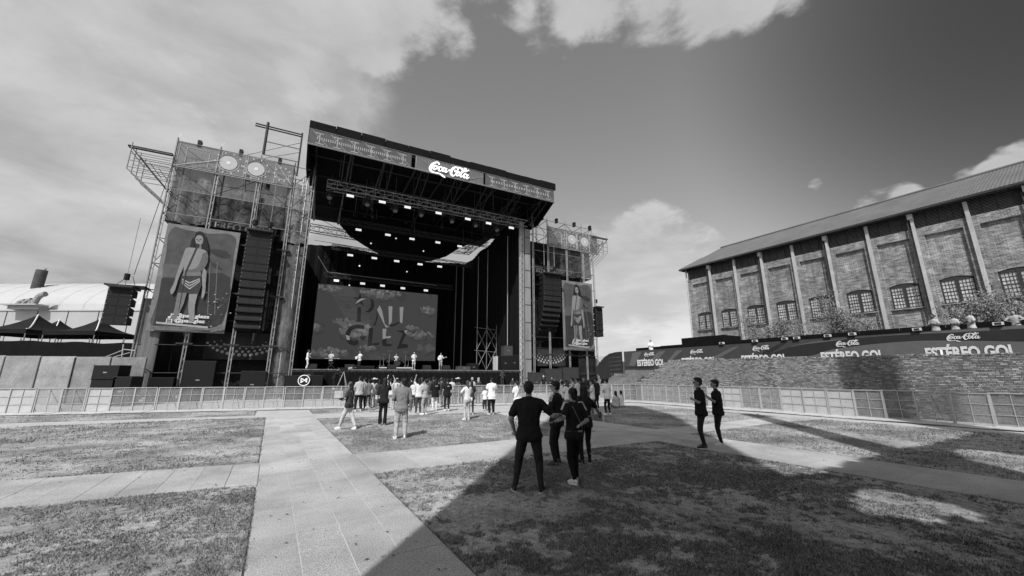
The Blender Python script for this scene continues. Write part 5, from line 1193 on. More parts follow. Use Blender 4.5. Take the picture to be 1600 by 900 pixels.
# ------------------------------------------------------------------ gear on and around the stage
def wedge(x, q, label, w=.8):
    t = thing('monitor_wedge', label, 'monitor speaker', (x, q, 2.33), S, group='floor monitors')
    M().prism([(x-w/2, q-.3, 2.35), (x-w/2, q+.3, 2.35), (x-w/2, q+.3, 2.75), (x-w/2, q+.05, 2.8)], (w, 0, 0)).build('cabinet', SPK, t)
    M().prism([(x-w/2+.05, q-.29, 2.4), (x-w/2+.05, q+.03, 2.79), (x-w/2+.05, q+.02, 2.8), (x-w/2+.05, q-.3, 2.41)], (w-.1, 0, 0)).build('grille', GRILLE, t)
for u, lb in ((487, 'black floor monitor at the left end of the stage edge'), (546, 'black floor monitor before the guitarist'), (612, 'black floor monitor before the drums'), (667, 'black floor monitor before the lead singer'), (697, 'black floor monitor before the bassist')):
    wedge(SP(u, 575, .7)[0], .7, lb)
def case(x0, x1, q0, q1, z0, z1, label, name='flight_case', fr=S, m_=None):
    t = thing(name, label, 'case', (x0, q0, z0), fr); M().b2((x0, q0, z0), (x1, q1, z1)).build('body', m_ or BLACK2, t)
    e = M()
    for x in (x0, x1):
        for z in (z0, z1): e.b2((x-.02, q0-.015, z-.02), (x+.02, q1, z+.02))
    for z in (z0, z1): e.b2((x0, q0-.012, z-.018), (x1, q0+.01, z+.018))
    tag(e.build('edging', DSTEEL, t), kind='stuff')
    M().b2(((x0+x1)/2-.12, q0-.02, (z0+z1)/2-.04), ((x0+x1)/2+.12, q0-.005, (z0+z1)/2+.04)).build('latch', STEEL, t); return t
def cu(u0, u1, v1, q, z0, q1, label, **k):
    a = SP(u0, v1, q); b = SP(u1, v1, q); return case(a[0], b[0], q, q1, z0, a[1], label, **k)
cu(564, 585, 572, .3, 1.2, 1.0, 'tall black speaker box standing at the centre of the stage edge')
cu(546, 563, 571, 1.3, 2.33, 1.9, 'flat pale topped equipment case left of the centre speaker box')
cu(475, 491, 580, -1.4, 1.55, -.6, 'small black case with pale latch on the left ramp')
cu(445, 505, 587, -1.6, 0.0, -.1, 'wide low black ramp box at the left end of the stage', name='ramp_box')
cu(716, 735, 572, 1.2, 2.33, 2.0, 'low wide grey amplifier case right of the bassist', m_=mat('case_grey', .06, .6))
cu(733, 748, 568, 3.0, 2.33, 3.8, 'stacked dark amplifier between bassist and pipe frame')
cu(775, 785, 556, 2.2, 2.33, 3.0, 'white topped mixing rack beside the pipe frame', m_=mat('case_white', .45, .6))
for (u0, u1, v1, z0f, lb) in ((783, 797, 556, 2.33, 'lower left cabinet of the side speaker stack'), (797, 811, 555, 2.33, 'lower right cabinet of the side speaker stack')): cu(u0, u1, v1, .8, z0f, 1.6, lb, name='speaker_cabinet', m_=SPK)
a = SP(788, 540, .8); b = SP(801, 556, .8); case(a[0], b[0], .8, 1.6, b[1]+.02, a[1], 'upper square cabinet on the side speaker stack', name='speaker_cabinet', m_=mat('cabinet_grey', .05, .6))
# ground stacks under the towers
for (u0, u1, v1, lb) in ((289, 338, 564, 'big black subwoofer under the left tower beside the poster edge'), (377, 416, 580, 'low black subwoofer under the left tower at its inner end'), (232, 272, 590, 'dark equipment box behind the scrim at the outer left tower foot'),): cu(u0, u1, v1, -.5, .1, .6, lb, name='subwoofer', m_=SPK)
for (u0, u1, v1, lb) in ((826, 850, 582, 'dark subwoofer just right of the pale roof column'), (852, 878, 576, 'dark tall subwoofer at the middle of the right tower foot'), (880, 904, 574, 'dark subwoofer at the outer right tower foot')): cu(u0, u1, v1, -.5, .1, .6, lb, name='subwoofer', m_=mat('sub_grey', .035, .7, 4, .3))
for (u0, u1, v0, v1, lb) in ((147, 182, 571, 593, 'black grilled speaker box raised behind the left barriers'), (143, 178, 593, 604, 'low black case under the raised speaker behind the left barriers'), (178, 203, 589, 604, 'dark rounded case right of the raised speaker')):
    a, b = at(u0, v0, 24.6), at(u1, v1, 24.6); case(a.x, b.x, 24.6, 25.4, b.z if v1 < 600 else 0, a.z, lb, fr=W, name='speaker_cabinet' if v0 == 571 else 'flight_case')
# round emblem board
a = SP(475, 594.5, -1.75); t = thing('round_emblem', 'small round white ringed emblem on the black ramp at the left stage corner', 'sign', (a[0], -1.75, a[1]), S)
M().tube((a[0], -1.73, a[1]), (a[0], -1.70, a[1]), .42, 24).build('disc', mat('emblem_black', .02, .5), t)
mm = M()
for j in range(28): c_, d_ = 2*math.pi*j/28, 2*math.pi*(j+1)/28; mm.tube((a[0]+.40*math.cos(c_), -1.76, a[1]+.40*math.sin(c_)), (a[0]+.40*math.cos(d_), -1.76, a[1]+.40*math.sin(d_)), .035, 4)
for p, q in (((-.2, -.17), (-.2, .17)), ((-.2, .17), (.2, -.1)), ((-.2, -.17), (-.02, -.02)), ((.2, .17), (.2, -.17)), ((.2, .17), (.03, .02))): mm.tube((a[0]+p[0], -1.765, a[1]+p[1]), (a[0]+q[0], -1.765, a[1]+q[1]), .04, 5)
mm.build('emblem_mark', WHITE, t)
# drum riser and kit
dx = SP(618, 570, 3.5)[0]; t = thing('drum_riser', 'low drum riser with a bright front edge', 'riser', (dx, 3.5, 2.33), S)
M().b2((dx-1.7, 2.6, 2.33), (dx+1.6, 5, 2.6)).build('platform', BLACK2, t); M().b2((dx-1.7, 2.57, 2.5), (dx+1.6, 2.6, 2.6)).build('edge', mat('riser_edge', .5, .5), t)
k = thing('drum_kit', 'drum kit with cymbals on stands on the riser', 'drums', (dx, 3.6, 2.6), S)
CYM = mat('cymbal', .12, .35, metal=.7)
M().tube((dx+.1, 3.1, 3.0), (dx+.1, 3.6, 3.0), .3, 16).build('bass_drum', DSTEEL, k)
for i, (x, q, z, r_, h) in enumerate(((-.3, 3.3, 3.35, .17, .2), (.35, 3.3, 3.35, .17, .2), (-.7, 3.7, 3.1, .22, .35), (.8, 3.8, 3.05, .24, .4), (-.35, 4.0, 3.15, .18, .14))): M().tube((dx+x, q, z), (dx+x, q, z+h), r_, 12).build('tom', DSTEEL, k)
for i, (x, q, z) in enumerate(((-1.2, 3.4, 3.9), (-.7, 3.2, 4.2), (.9, 3.2, 4.15), (1.3, 3.6, 3.85), (-1.45, 3.9, 3.6))):
    M().lathe([(0, .04), (.1, .02), (.3, 0), (0, -.01)], (dx+x, q, z), 12, q=Euler((.25, 0, 0)).to_quaternion()).build('cymbal', CYM, k); bar(k, 'stand', (dx+x, q, 2.6), (dx+x, q, z), .018, ALU, 4)
    for a_ in (0, 2.1, 4.2): bar(k, 'tripod_leg', (dx+x, q, 2.9), (dx+x+.25*math.cos(a_), q+.25*math.sin(a_), 2.6), .012, ALU, 4)
kx = SP(518, 565, 3)[0]; t = thing('keyboard', 'stage keyboard on a crossed stand at the left of the band', 'keyboard', (kx, 2.6, 2.33), S)
M().b2((kx-.7, 2.4, 3.25), (kx+.7, 2.75, 3.35)).build('keyboard_body', BLACK2, t); M().b2((kx-.65, 2.39, 3.345), (kx+.65, 2.5, 3.36)).build('keys', WHITE, t)
for s_ in (-1, 1): bar(t, 'stand', (kx-.4*s_, 2.6, 2.33), (kx+.4*s_, 2.6, 3.25), .025, DSTEEL, 4)

# ------------------------------------------------------------------ people
def capsule(mm, a, b, ra, rb, n=10):
    a, b = Vector(a), Vector(b); d = b-a; L = d.length
    if L < 1e-5: return mm.ell(a, (ra,)*3)
    q = d.to_track_quat('Z', 'Y'); rings = []
    for k in (-1., -.7, -.3): 
        r = ra*math.sqrt(max(1-k*k, .02)); rings.append((k*ra, r))
    for f in (0, .33, .66, 1): rings.append((f*L, ra+(rb-ra)*f))
    for k in (.3, .7, 1.): rings.append((L+k*rb, rb*math.sqrt(max(1-k*k, .02))))
    return mm.loft([[a+q @ Vector((r*math.cos(2*math.pi*i/n), r*math.sin(2*math.pi*i/n), z)) for i in range(n)] for z, r in rings])
def rings_loft(mm, rs, n=14, sup=2.4):
    out = []
    for (c, rx, ry) in rs:
        ring = []
        for i in range(n):
            t = 2*math.pi*i/n; cx, sy = math.cos(t), math.sin(t)
            ring.append(Vector(c)+Vector((rx*math.copysign(abs(cx)**(2/sup), cx), ry*math.copysign(abs(sy)**(2/sup), sy), 0)))
        out.append(ring)
    return mm.loft(out)
def remesh(mm, vox, sm, name, m, parent, it=3):
    o = remesh0(mm, vox, sm, name, m, parent, it)
    if name in ('top', 'trousers', 'hair'):
        me = o.data; n = len(me.vertices); a = np.zeros(n*3); me.vertices.foreach_get('co', a); b = np.zeros(n*3); me.vertices.foreach_get('normal', b)
        a = a.reshape(-1, 3); b = b.reshape(-1, 3); s1 = random.uniform(0, 50)
        A_ = {'top': .007, 'trousers': .006, 'hair': .005}[name]
        if name == 'hair': f = np.sin(a[:, 0]*260+a[:, 1]*120+np.sin(a[:, 2]*60)*2)*.5
        else: f = np.array([noise.noise(Vector((p[0]*16+p[2]*9+s1, p[1]*16, p[2]*15-p[0]*7)))+.5*noise.noise(Vector((p[0]*34+s1, p[1]*34-p[2]*16, p[2]*30))) for p in a])
        a += b*(f*A_)[:, None]; me.vertices.foreach_set('co', a.ravel()); me.update()
    return o
def remesh0(mm, vox, sm, name, m, parent, it=3):
    me = mm.mesh('tmp'); ob = bpy.data.objects.new('tmp', me); col.objects.link(ob)
    r = ob.modifiers.new('r', 'REMESH'); r.mode = 'VOXEL'; r.voxel_size = vox; r.adaptivity = 0
    if sm: s_ = ob.modifiers.new('s', 'SMOOTH'); s_.factor = sm; s_.iterations = it
    bpy.context.view_layer.update(); dg = bpy.context.evaluated_depsgraph_get()
    out = bpy.data.meshes.new_from_object(ob.evaluated_get(dg)); bpy.data.objects.remove(ob); bpy.data.meshes.remove(me)
    out.name = name; out.materials.clear(); out.materials.append(m); out.polygons.foreach_set('use_smooth', [True]*len(out.polygons))
    o = bpy.data.objects.new(name, out); col.objects.link(o); o.parent = parent; return o
def ik(a, b, l1, l2, hint):
    a, b, hint = Vector(a), Vector(b), Vector(hint); d = b-a; L = min(d.length, (l1+l2)*.999); u = d.normalized(); x = (l1*l1-l2*l2+L*L)/(2*L); h = math.sqrt(max(l1*l1-x*x, 0)); p = hint-u*hint.dot(u)
    return a+u*x+(p.normalized() if p.length > 1e-6 else Vector((0, 1, 0)))*h, a+u*L
SKIN = {k: mat('skin_%s' % k, v, .55, 12, .12) for k, v in dict(light=.33, mid=.24, dark=.09).items()}
HAIR = {k: mat('hair_%s' % k, v, .45, 30, .4, bump=.4, bscale=60) for k, v in dict(black=.018, brown=.05, blond=.3, grey=.16).items()}
def cloth(v): return mat('cloth_%03d' % int(v*1000), v, .85, 9, .12, 45, .1, bump=.35, bscale=14, spec=.15)
ARMS = {  # (elbow, wrist) offsets from the shoulder for the right side, x outward, y forward
 'loose': ((.05, -.03, -.155), (.025, .05, -.275)), 'down': ((.035, -.015, -.165), (.05, .03, -.31)), 'hip': ((.12, -.04, -.13), (.03, .03, -.235)), 'fold': ((.03, .03, -.155), (-.085, .085, -.128)),
 'phone': ((.02, .05, -.14), (-.04, .165, -.05)), 'high': ((.03, .08, -.06), (-.02, .13, .09)), 'raise': ((.05, .03, .10), (.0, .07, .24)), 'front': ((.04, .02, -.155), (-.07, .13, -.19)),
 'guitar_neck': ((.07, .02, -.14), (.13, .13, -.08)), 'guitar_body': ((.06, -.03, -.13), (-.02, .10, -.16)), 'mic': ((.03, .05, -.14), (-.07, .12, -.0)), 'back': ((.05, -.04, -.16), (-.07, -.09, -.19)), 'reach': ((.09, .05, -.13), (.2, .12, -.16)), 'drum': ((.04, .05, -.14), (.0, .16, -.15)), 'lean': ((.09, .07, -.11), (-.02, .14, -.14)), 'out': ((.1, .04, -.12), (.17, .1, -.2))}
def person(label, pos, yaw, H=1.72, hi=False, arms=('down', 'down'), feet=((-.06, .0), (.06, .0)), top=.02, bottom=.02, shoe=.5, sole=None, hair='short', hairc='black', skin='mid', sleeves='short', hat=None, legw=1., build=1., acc=(), sit=False, z0=0., group='people in the crowd', flare=0., shorts=False, bag=None, lean=0., head_turn=0., torso_len=0., name='person', marks=None, skirtlen=None, bend=0., lookup=0.):
    rt = bpy.data.objects.new(name, None); col.objects.link(rt); rt.empty_display_size = .3; rt.location = (pos[0], pos[1], z0); rt.rotation_euler = (0, 0, yaw); OFF[rt.name] = Vector((0, 0, 0))
    rt.scale = (H, H, H); tag(rt, label, 'person', group); B = build; V = Vector
    vox = .0058 if hi else .0125
    fx_, bd_ = lean, 0.
    # leg geometry
    hipz = .50
    if sit: hipz = .075
    fl, frr = V((feet[0][0], feet[0][1], .04)), V((feet[1][0], feet[1][1], .04))
    if not sit:
        need = max((fl-V((-.05, 0, .04))).length, (frr-V((.05, 0, .04))).length); hipz = min(.50, math.sqrt(max(.458**2-max((abs(fl.x)-.05)**2+fl.y**2, (abs(frr.x)-.05)**2+frr.y**2), .2))+.04)
    cx, cy = (fl.x+frr.x)/2*.8, (fl.y+frr.y)/2*.8
    sh = V((cx, cy, hipz-.5))
    tilt = lambda z: bend*max(z-.5, 0)
    T = lambda x, y, z: V((x+sh.x+lean*max(z-.5, 0), y+sh.y+tilt(z), z+sh.z))
    hips = [T(-.048*B, 0, .50), T(.048*B, 0, .50)]
    knees, ankles = [], []
    for i, (h_, f_) in enumerate(zip(hips, (fl, frr))):
        if sit:
            s_ = -1 if i == 0 else 1; k_ = h_+V((s_*.13, .16, .09)); a_ = V((h_.x-s_*.02, h_.y+.2, .03))
        else: k_, a_ = ik(h_, f_, .235, .23, (.1*(-1 if i == 0 else 1), 1, 0))
        knees.append(k_); ankles.append(a_)
    sho = [T(-.098*B, 0, .812), T(.098*B, 0, .812)]; el, wr = [], []
    for i, an in enumerate(arms):
        s_ = -1 if i == 0 else 1
        if isinstance(an, str): (ex, ey, ez), (wx_, wy_, wz_) = ARMS[an]; el.append(sho[i]+V((s_*ex, ey, ez))); wr.append(sho[i]+V((s_*wx_, wy_, wz_)))
        else:                                  # world target for the wrist, in local unscaled units
            e_, w_ = ik(sho[i], an, .17, .15, (s_*.5, -.4, -.7)); el.append(e_); wr.append(w_)
    hc = T(0, .012, .935)
    hq = Euler((lookup, 0, head_turn)).to_matrix()
    # --- body: one continuous surface
    mm = M()
    def torso(inf, zlo=.46, zhi=.83, belly=0.):
        rs = [(.46, .080, .058), (.50, .090, .064), (.545, .086, .060), (.60, .076*1.0, .054+belly*.5), (.66, .080, .056+belly*.4), (.72, .092, .060), (.77, .101, .058), (.805, .098, .050), (.826, .066, .040), (.84, .036, .034)]
        return [(T(0, 0, z), rx*B+inf, ry*(.5+.5*B)+inf) for z, rx, ry in rs if zlo <= z <= zhi+.001]
    rings_loft(mm, [(c_, rx*.9-.004, ry*.9-.004) for c_, rx, ry in torso(0, .46, .84)])
    capsule(mm, T(0, 0, .82), T(0, .008, .90), .031, .029)
    mm.ell(hc+hq @ V((0, -.008, .012)), (.046, .056, .055), hq, 16, 12); mm.ell(hc+hq @ V((0, .018, -.028)), (.033, .036, .034), hq); mm.ell(hc+hq @ V((0, .052, -.012)), (.0075, .012, .014), hq, 8, 6)
    for s_ in (-1, 1): mm.ell(hc+hq @ V((s_*.0445, -.004, -.008)), (.006, .010, .015), hq, 8, 6)
    mm.ell(hc+hq @ V((0, .043, .008)), (.030, .012, .008), hq, 8, 6); mm.ell(hc+hq @ V((0, .046, -.038)), (.014, .008, .005), hq, 8, 6)
    for i in range(2):
        s_ = -1 if i == 0 else 1
        capsule(mm, sho[i]+V((-.018*s_, 0, -.012)), el[i], .024, .024*B**.5); capsule(mm, el[i], wr[i], .0235*B**.6, .0155)
        d = (wr[i]-el[i]).normalized(); side = d.cross(V((0, 0, 1)));  side = side.normalized() if side.length > .1 else V((0, 1, 0)); nn = d.cross(side)
        # hand: palm, four unequal fingers, thumb from the side of the palm
        Q = Matrix((side, nn, d)).transposed(); mm.ell(wr[i]+d*.026, (.0215, .0105, .029), Q, 10, 8)
        if hi or True:
            for j, (o_, ln) in enumerate(((-.0155, .030), (-.0052, .036), (.0052, .034), (.0155, .026))):
                p0 = wr[i]+d*.044+side*o_; p1 = p0+d*ln*.55+nn*.004*s_; p2 = p1+d*ln*.35+nn*.012*s_
                capsule(mm, p0, p1, .0062, .0056, 6); capsule(mm, p1, p2, .0056, .0048, 6)
            p0 = wr[i]+d*.016-side*.016; p1 = p0-side*.014+d*.016; p2 = p1+d*.017-side*.003; capsule(mm, p0, p1, .0075, .0066, 6); capsule(mm, p1, p2, .0064, .0052, 6)
        capsule(mm, hips[i], knees[i], .042, .030); capsule(mm, knees[i], ankles[i], .030, .019)
        fd = V((0, .09, -.012)) if not sit else V((-(s_)*.05, .06, 0)); capsule(mm, ankles[i]+V((0, -.01, -.012)), ankles[i]+fd, .017, .013)
    body = remesh(mm, vox, .5, 'body', SKIN[skin], rt)
    # eyes
    if hi:
        for s_ in (-1, 1): M().ell(hc+hq @ V((s_*.017, .0475, -.001)), (.006, .004, .004), None, 8, 6).build('eye', WHITE, rt); M().ell(hc+hq @ V((s_*.017, .0505, -.001)), (.0028, .0018, .0028), None, 6, 4).build('pupil', BLACK2, rt)
    # --- top
    if top is not None:
        mm = M(); zlo = .46 - torso_len if torso_len >= 0 else .46-torso_len; ts = torso(.010, .46, .826, .01)
        ts = [(c_, rx+(.012 if j_ < 2 else .004 if j_ == 2 else 0), ry+(.010 if j_ < 2 else .004 if j_ == 2 else 0)) for j_, (c_, rx, ry) in enumerate(ts)]
        if torso_len > 0: ts = [(T(0, 0, .46-torso_len), .090*B+.020, .066*B+.02)]+ts
        if torso_len < 0: ts = torso(.010, .46-torso_len, .826)
        rings_loft(mm, ts)
        capsule(mm, T(0, -.002, .80), T(0, .002, .838), .040, .036)
        for s_ in (-1, 1): capsule(mm, T(s_*.02, -.006, .838), T(s_*.085*B, -.002, .822), .024, .022)
        for i in range(2):
            if sleeves == 'none': mm.ell(sho[i], (.03, .034, .034)); continue
            if sleeves == 'short': capsule(mm, sho[i]+V((-.012*(-1 if i == 0 else 1), 0, -.006)), sho[i].lerp(el[i], .7), .0355*B**.5, .036*B**.6)
            else: capsule(mm, sho[i], el[i], .0365*B**.5, .032*B**.5); capsule(mm, el[i], el[i].lerp(wr[i], .92), .032*B**.5, .024)
        tp_ = remesh(mm, vox*1.1, .5, 'top', cloth(top), rt, 2)
    # --- trousers / shorts
    mm = M(); rings_loft(mm, [(T(0, 0, z), rx*B+.008, ry*(.5+.5*B)+.008) for z, rx, ry in ((.45, .074, .056), (.48, .086, .062), (.52, .090, .063), (.565, .084, .059))])
    for i in range(2):
        kk = knees[i]; e = kk.lerp(ankles[i], .9)
        if shorts: capsule(mm, hips[i], hips[i].lerp(kk, .8), .055*B*legw, .046*legw)
        else: capsule(mm, hips[i], kk, .050*B**.6*legw**.5, .037*legw); capsule(mm, kk, e, .036*legw, (.0245+flare)*legw)
    remesh(mm, vox*1.1, .45, 'trousers', cloth(bottom), rt, 2)
    if skirtlen:
        pass
    # --- shoes
    for i in range(2):
        a = ankles[i]; yw = (.25 if i == 0 else -.25); q = Euler((0, 0, yw)).to_matrix(); c = V((a.x, a.y, 0))
        s_ = M(); s_.loft([[c+q @ V((x*.9, y, .012+z)) for x, y, z in ring] for ring in [
            [(.026*math.cos(t), -.036+.02*math.sin(t)+.0, 0) if False else (.024*math.cos(t)*(1.12 if math.sin(t) > .2 else 1), .035+.072*math.sin(t), 0) for t in [2*math.pi*k/14 for k in range(14)]],
            [(.025*math.cos(t)*(1.1 if math.sin(t) > .2 else 1), .035+.071*math.sin(t), .016) for t in [2*math.pi*k/14 for k in range(14)]],
            [(.022*math.cos(t), .022+.056*math.sin(t), .030) for t in [2*math.pi*k/14 for k in range(14)]],
            [(.020*math.cos(t), .002+.028*math.sin(t), .045) for t in [2*math.pi*k/14 for k in range(14)]]]])
        so = s_.build('shoe', cloth(shoe), rt, smooth=True)
        M().loft([[c+q @ V((.026*math.cos(t)*(1.1 if math.sin(t) > .2 else 1), .035+.075*math.sin(t), z)) for t in [2*math.pi*k/14 for k in range(14)]] for z in (.001, .013)]).build('sole', cloth(sole if sole is not None else .6), so)
    # --- hair and hats
    hm = HAIR[hairc]; H_ = M(); c = hc
    def he(o, r, rot=None): H_.ell(c+hq @ V(o), r, hq, 14, 10)
    if hair != 'bald':
        he((0, -.015, .022), (.051, .057, .054)); he((0, -.030, -.004), (.043, .036, .046))
        if hair == 'short': he((0, .008, .05), (.040, .040, .022))
        if hair == 'messy':
            rnd = random.Random(hash(label) % 999)
            for k in range(10): a = rnd.uniform(0, 6.28); he((.036*math.cos(a), -.012+.036*math.sin(a), .045+rnd.uniform(-.02, .014)), (.021, .021, .02))
        if hair in ('long', 'longer'):
            z_ = -.15 if hair == 'long' else -.21
            capsule(H_, c+hq @ V((0, -.035, 0)), c+V((0, -.048, z_*.6)), .040, .034, 12); capsule(H_, c+V((0, -.046, z_*.55)), c+V((0, -.05, z_)), .036, .02, 12)
            for s_ in (-1, 1): capsule(H_, c+hq @ V((s_*.036, -.012, .01)), c+V((s_*.045, -.02, z_*.6)), .016, .014)
        if hair == 'pony': he((0, -.064, .016), (.02, .02, .02)); capsule(H_, c+V((0, -.075, .01)), c+V((.006, -.075, -.12)), .018, .012); capsule(H_, c+V((.006, -.075, -.12)), c+V((0, -.07, -.19)), .012, .006)
        if hair == 'bun': he((0, -.055, .045), (.026, .026, .024)); he((0, -.035, -.03), (.036, .03, .03))
        remesh(H_, vox*1.1, .4, 'hair', hm, rt, 2)
    if hat:
        kind, hv = hat; q = hq.to_quaternion()
        if kind == 'cap':
            M().lathe([(.0515, 0), (.051, .02), (.042, .042), (.02, .055), (.001, .058)], c+hq @ V((0, -.004, .022)), 14, q=q).build('cap', cloth(hv), rt, smooth=True)
            M().prism([c+hq @ V(p) for p in ((-.04, .03, .024), (-.034, .075, .018), (0, .09, .016), (.034, .075, .018), (.04, .03, .024))], (0, 0, .005)).build('peak', cloth(hv), rt)
        else:
            w_ = .125; k = M(); k.lathe([(.048, .0), (.047, .05), (.036, .062), (.001, .055)], c+hq @ V((0, -.004, .03)), 14, q=q); vs = []; n = 20
            brim = []
            for ring, (r_, dz) in enumerate(((.046, 0), (.085, .0), (w_, .012))):
                brim.append([c+hq @ V((r_*.9*math.cos(2*math.pi*i/n), -.004+r_*math.sin(2*math.pi*i/n), .03+dz+(.028*(math.cos(2*math.pi*i/n)**2) if ring == 2 else 0))) for i in range(n)])
            vv = [p for r_ in brim for p in r_]; k.add(vv, [(a*n+i, a*n+(i+1) % n, (a+1)*n+(i+1) % n, (a+1)*n+i) for a in range(2) for i in range(n)])
            k.build('hat', cloth(hv), rt, smooth=True)
    # --- accessories
    for ac in acc:
        if ac == 'sunglasses':
            k = M()
            for s_ in (-1, 1): k.ell(c+hq @ V((s_*.019, .052, 0)), (.014, .006, .010), hq, 10, 6)
            for s_ in (-1, 1): k.tube(c+hq @ V((s_*.033, .05, .003)), c+hq @ V((s_*.047, -.004, .002)), .002, 4)
            k.build('sunglasses', BLACK2, rt)
        if ac.startswith('phone'):
            i = 0 if ac.endswith('L') else 1; d = (wr[i]-el[i]).normalized(); p = wr[i]+d*.05+V((0, .012, .02)); M().box(p, (.042, .006, .085), rx=-.2).build('phone', BLACK2, rt)
        if ac == 'camera': p = (wr[0]+wr[1])/2+V((0, .03, .02)); M().box(p, (.08, .04, .055)).tube(p+V((0, .01, 0)), p+V((0, .08, 0)), .024, 10).build('camera', BLACK2, rt)
        if ac.startswith('strap'):
            s_ = -1 if ac.endswith('L') else 1; mm = M(); 
            for sy in (1, -1):
                pts = [T(s_*.06, sy*.0, .838), T(s_*.045, sy*.066*(.5+.5*B), .80), T(0, sy*.078*(.5+.5*B), .70), T(-s_*.06, sy*.074*(.5+.5*B), .60), T(-s_*.1*B, 0, .53)]
                for a, b in zip(pts, pts[1:]): mm.tube(a, b, .0055, 4)
            mm.build('strap', cloth(.12 if top is not None and top < .1 else .03), rt)
        if ac.startswith('bag'):
            s_ = -1 if ac.endswith('L') else 1; p = T(s_*.105*B, -.02, .52); k = M(); rings_loft(k, [(p+V((0, 0, -.05)), .018, .04), (p+V((0, 0, -.03)), .03, .055), (p+V((0, 0, .03)), .028, .052), (p+V((0, 0, .045)), .016, .04)], 10); k.build('bag', cloth(.5 if 'W' in ac else .025), rt, smooth=True)
        if ac == 'backpack': p = T(0, -.1, .72); k = M(); rings_loft(k, [(p+V((0, 0, -.11)), .06, .03), (p+V((0, 0, -.09)), .075, .045), (p+V((0, 0, .06)), .07, .04), (p+V((0, 0, .09)), .05, .025)], 12); k.build('backpack', cloth(.03), rt, smooth=True)
        if ac == 'belt': 
            k = M(); p = T(0, 0, .55)
            for j in range(16):
                t0, t1 = 2*math.pi*j/16, 2*math.pi*(j+1)/16; rx, ry = .102*B, .074; k.tube(p+V((rx*math.cos(t0), ry*math.sin(t0), 0)), p+V((rx*math.cos(t1), ry*math.sin(t1), 0)), .006, 4)
            k.build('waist_strap', cloth(.06), rt); M().box(T(.03, -.076, .55), (.05, .01, .018)).build('buckle', ALU, rt)
        if ac == 'stripes':
            for s_ in (0, 1):
                k = M(); sg = -1 if s_ == 0 else 1
                for j in range(3):
                    o_ = V((0, (j-1)*.013, 0)); a = T(sg*.045*B, 0, .842)+o_; b = sho[s_]+V((sg*.012, 0, .040))+o_; e_ = sho[s_].lerp(el[s_], .4)+V((sg*.037*B, 0, .012))+o_; k.tube(a, b, .0035, 4); k.tube(b, e_, .0035, 4)
                k.build('shoulder_stripes', cloth(.6), rt)
        if ac == 'forearm_flower':
            k = M(); rnd = random.Random(3); p = sho[0].lerp(el[0], .9)+V((-.04, .02, 0))
            for j in range(14): k.ell(p+V((rnd.gauss(0, .022), rnd.gauss(0, .018), rnd.gauss(0, .02))), (.011, .011, .009), None, 6, 4)
            k.build('pale_flowers', cloth(.45), rt)
        if ac in ('watchL', 'watchR'):
            i = 0 if ac == 'watchL' else 1; d = (wr[i]-el[i]).normalized(); M().tube(wr[i]-d*.012, wr[i]+d*.0, .0175, 10).build('wristband', BLACK2, rt)
        if ac == 'guitar':
            p0 = wr[1]+V((.02, .0, -.01)); p1 = wr[0]+V((0, .0, 0)); gt = M(); d = (p1-p0).normalized(); up = V((0, 1, 0)).cross(d)
            outline = [(-.11, -.02), (-.12, .05), (-.06, .085), (-.01, .065), (.05, .075), (.07, .03), (.06, -.04), (.02, -.065), (-.03, -.055), (-.08, -.085)]
            gt.prism([p0+d*a+up*b+V((0, .02, 0)) for a, b in outline], (0, .018, 0)); g_ = gt.build('guitar_body', cloth(.6), rt)
            M().prism([p0+d*.05+up*.008+V((0, .04, 0)), p0+d*.36+up*.006+V((0, .04, 0)), p0+d*.36-up*.006+V((0, .04, 0)), p0+d*.05-up*.008+V((0, .04, 0))], (0, .008, 0)).build('neck', cloth(.4), g_); M().prism([p0+d*.36+up*.016+V((0, .04, 0)), p0+d*.42+up*.012+V((0, .04, 0)), p0+d*.42-up*.012+V((0, .04, 0)), p0+d*.36-up*.01+V((0, .04, 0))], (0, .008, 0)).build('headstock', cloth(.5), g_)
    if marks:
        txt, mv, z_, h_, w_ = marks
        o = T(0, -.07*(.5+.5*B)-.018-tilt(0), z_); letters(txt, rt, o, (1, 0, 0), h_, w_, cloth(mv), bold=.02, ext=.0, name='printed_mark')
    return rt
def at_px(u, v, z=0.): x, y = gnd(u, v, z); return (x, y)
YS = R(27.3)   # facing the stage
def P_(label, u, vf, vh, yaw=YS, **k):
    x, y = gnd(u, vf); d = pixdir(u, vh); H = EYE+d.z*(y/d.y); H = max(1.45, min(1.85, H)) if 'H' not in k else k.pop('H')
    hh = {'cowboy': .02, 'cap': .0}.get((k.get('hat') or ('',))[0], 0)
    return person(label, (x, y), yaw, H=H*(1-hh), **k)
# foreground group in the shade
P_('man in black polo, his back to us, legs apart, reaching to the woman beside him', 838, 769, 598, yaw=R(-6), hi=True, arms=('loose', (.225, .12, .67)), feet=((-.20, .0), (.045, -.02)), top=.011, bottom=.02, shoe=.02, sole=.5, hair='short', skin='mid', build=1.22, group='people standing in the shade', legw=1.08, acc=('watchR',), H=1.76)
P_('man in black sports shirt and sunglasses turned left, talking in the foreground group', 873, 726, 602, yaw=R(62), hi=True, arms=('front', 'down'), feet=((-.1, .0), (.08, .03)), top=.013, bottom=.012, shoe=.05, sole=.12, hair='short', skin='mid', build=1.15, acc=('sunglasses', 'stripes'), group='people standing in the shade', H=1.72)
P_('woman in black shirt with shoulder stripes, crossbody strap and chunky white sneakers', 899, 757, 612, yaw=R(24), hi=True, arms=((-.21, .06, .64), 'back'), feet=((-.015, -.02), (.05, .05)), top=.013, bottom=.009, shoe=.62, sole=.7, hair='bun', skin='mid', build=1.05, acc=('stripes', 'strapL', 'belt', 'watchL', 'forearm_flower'), group='people standing in the shade', H=1.62)
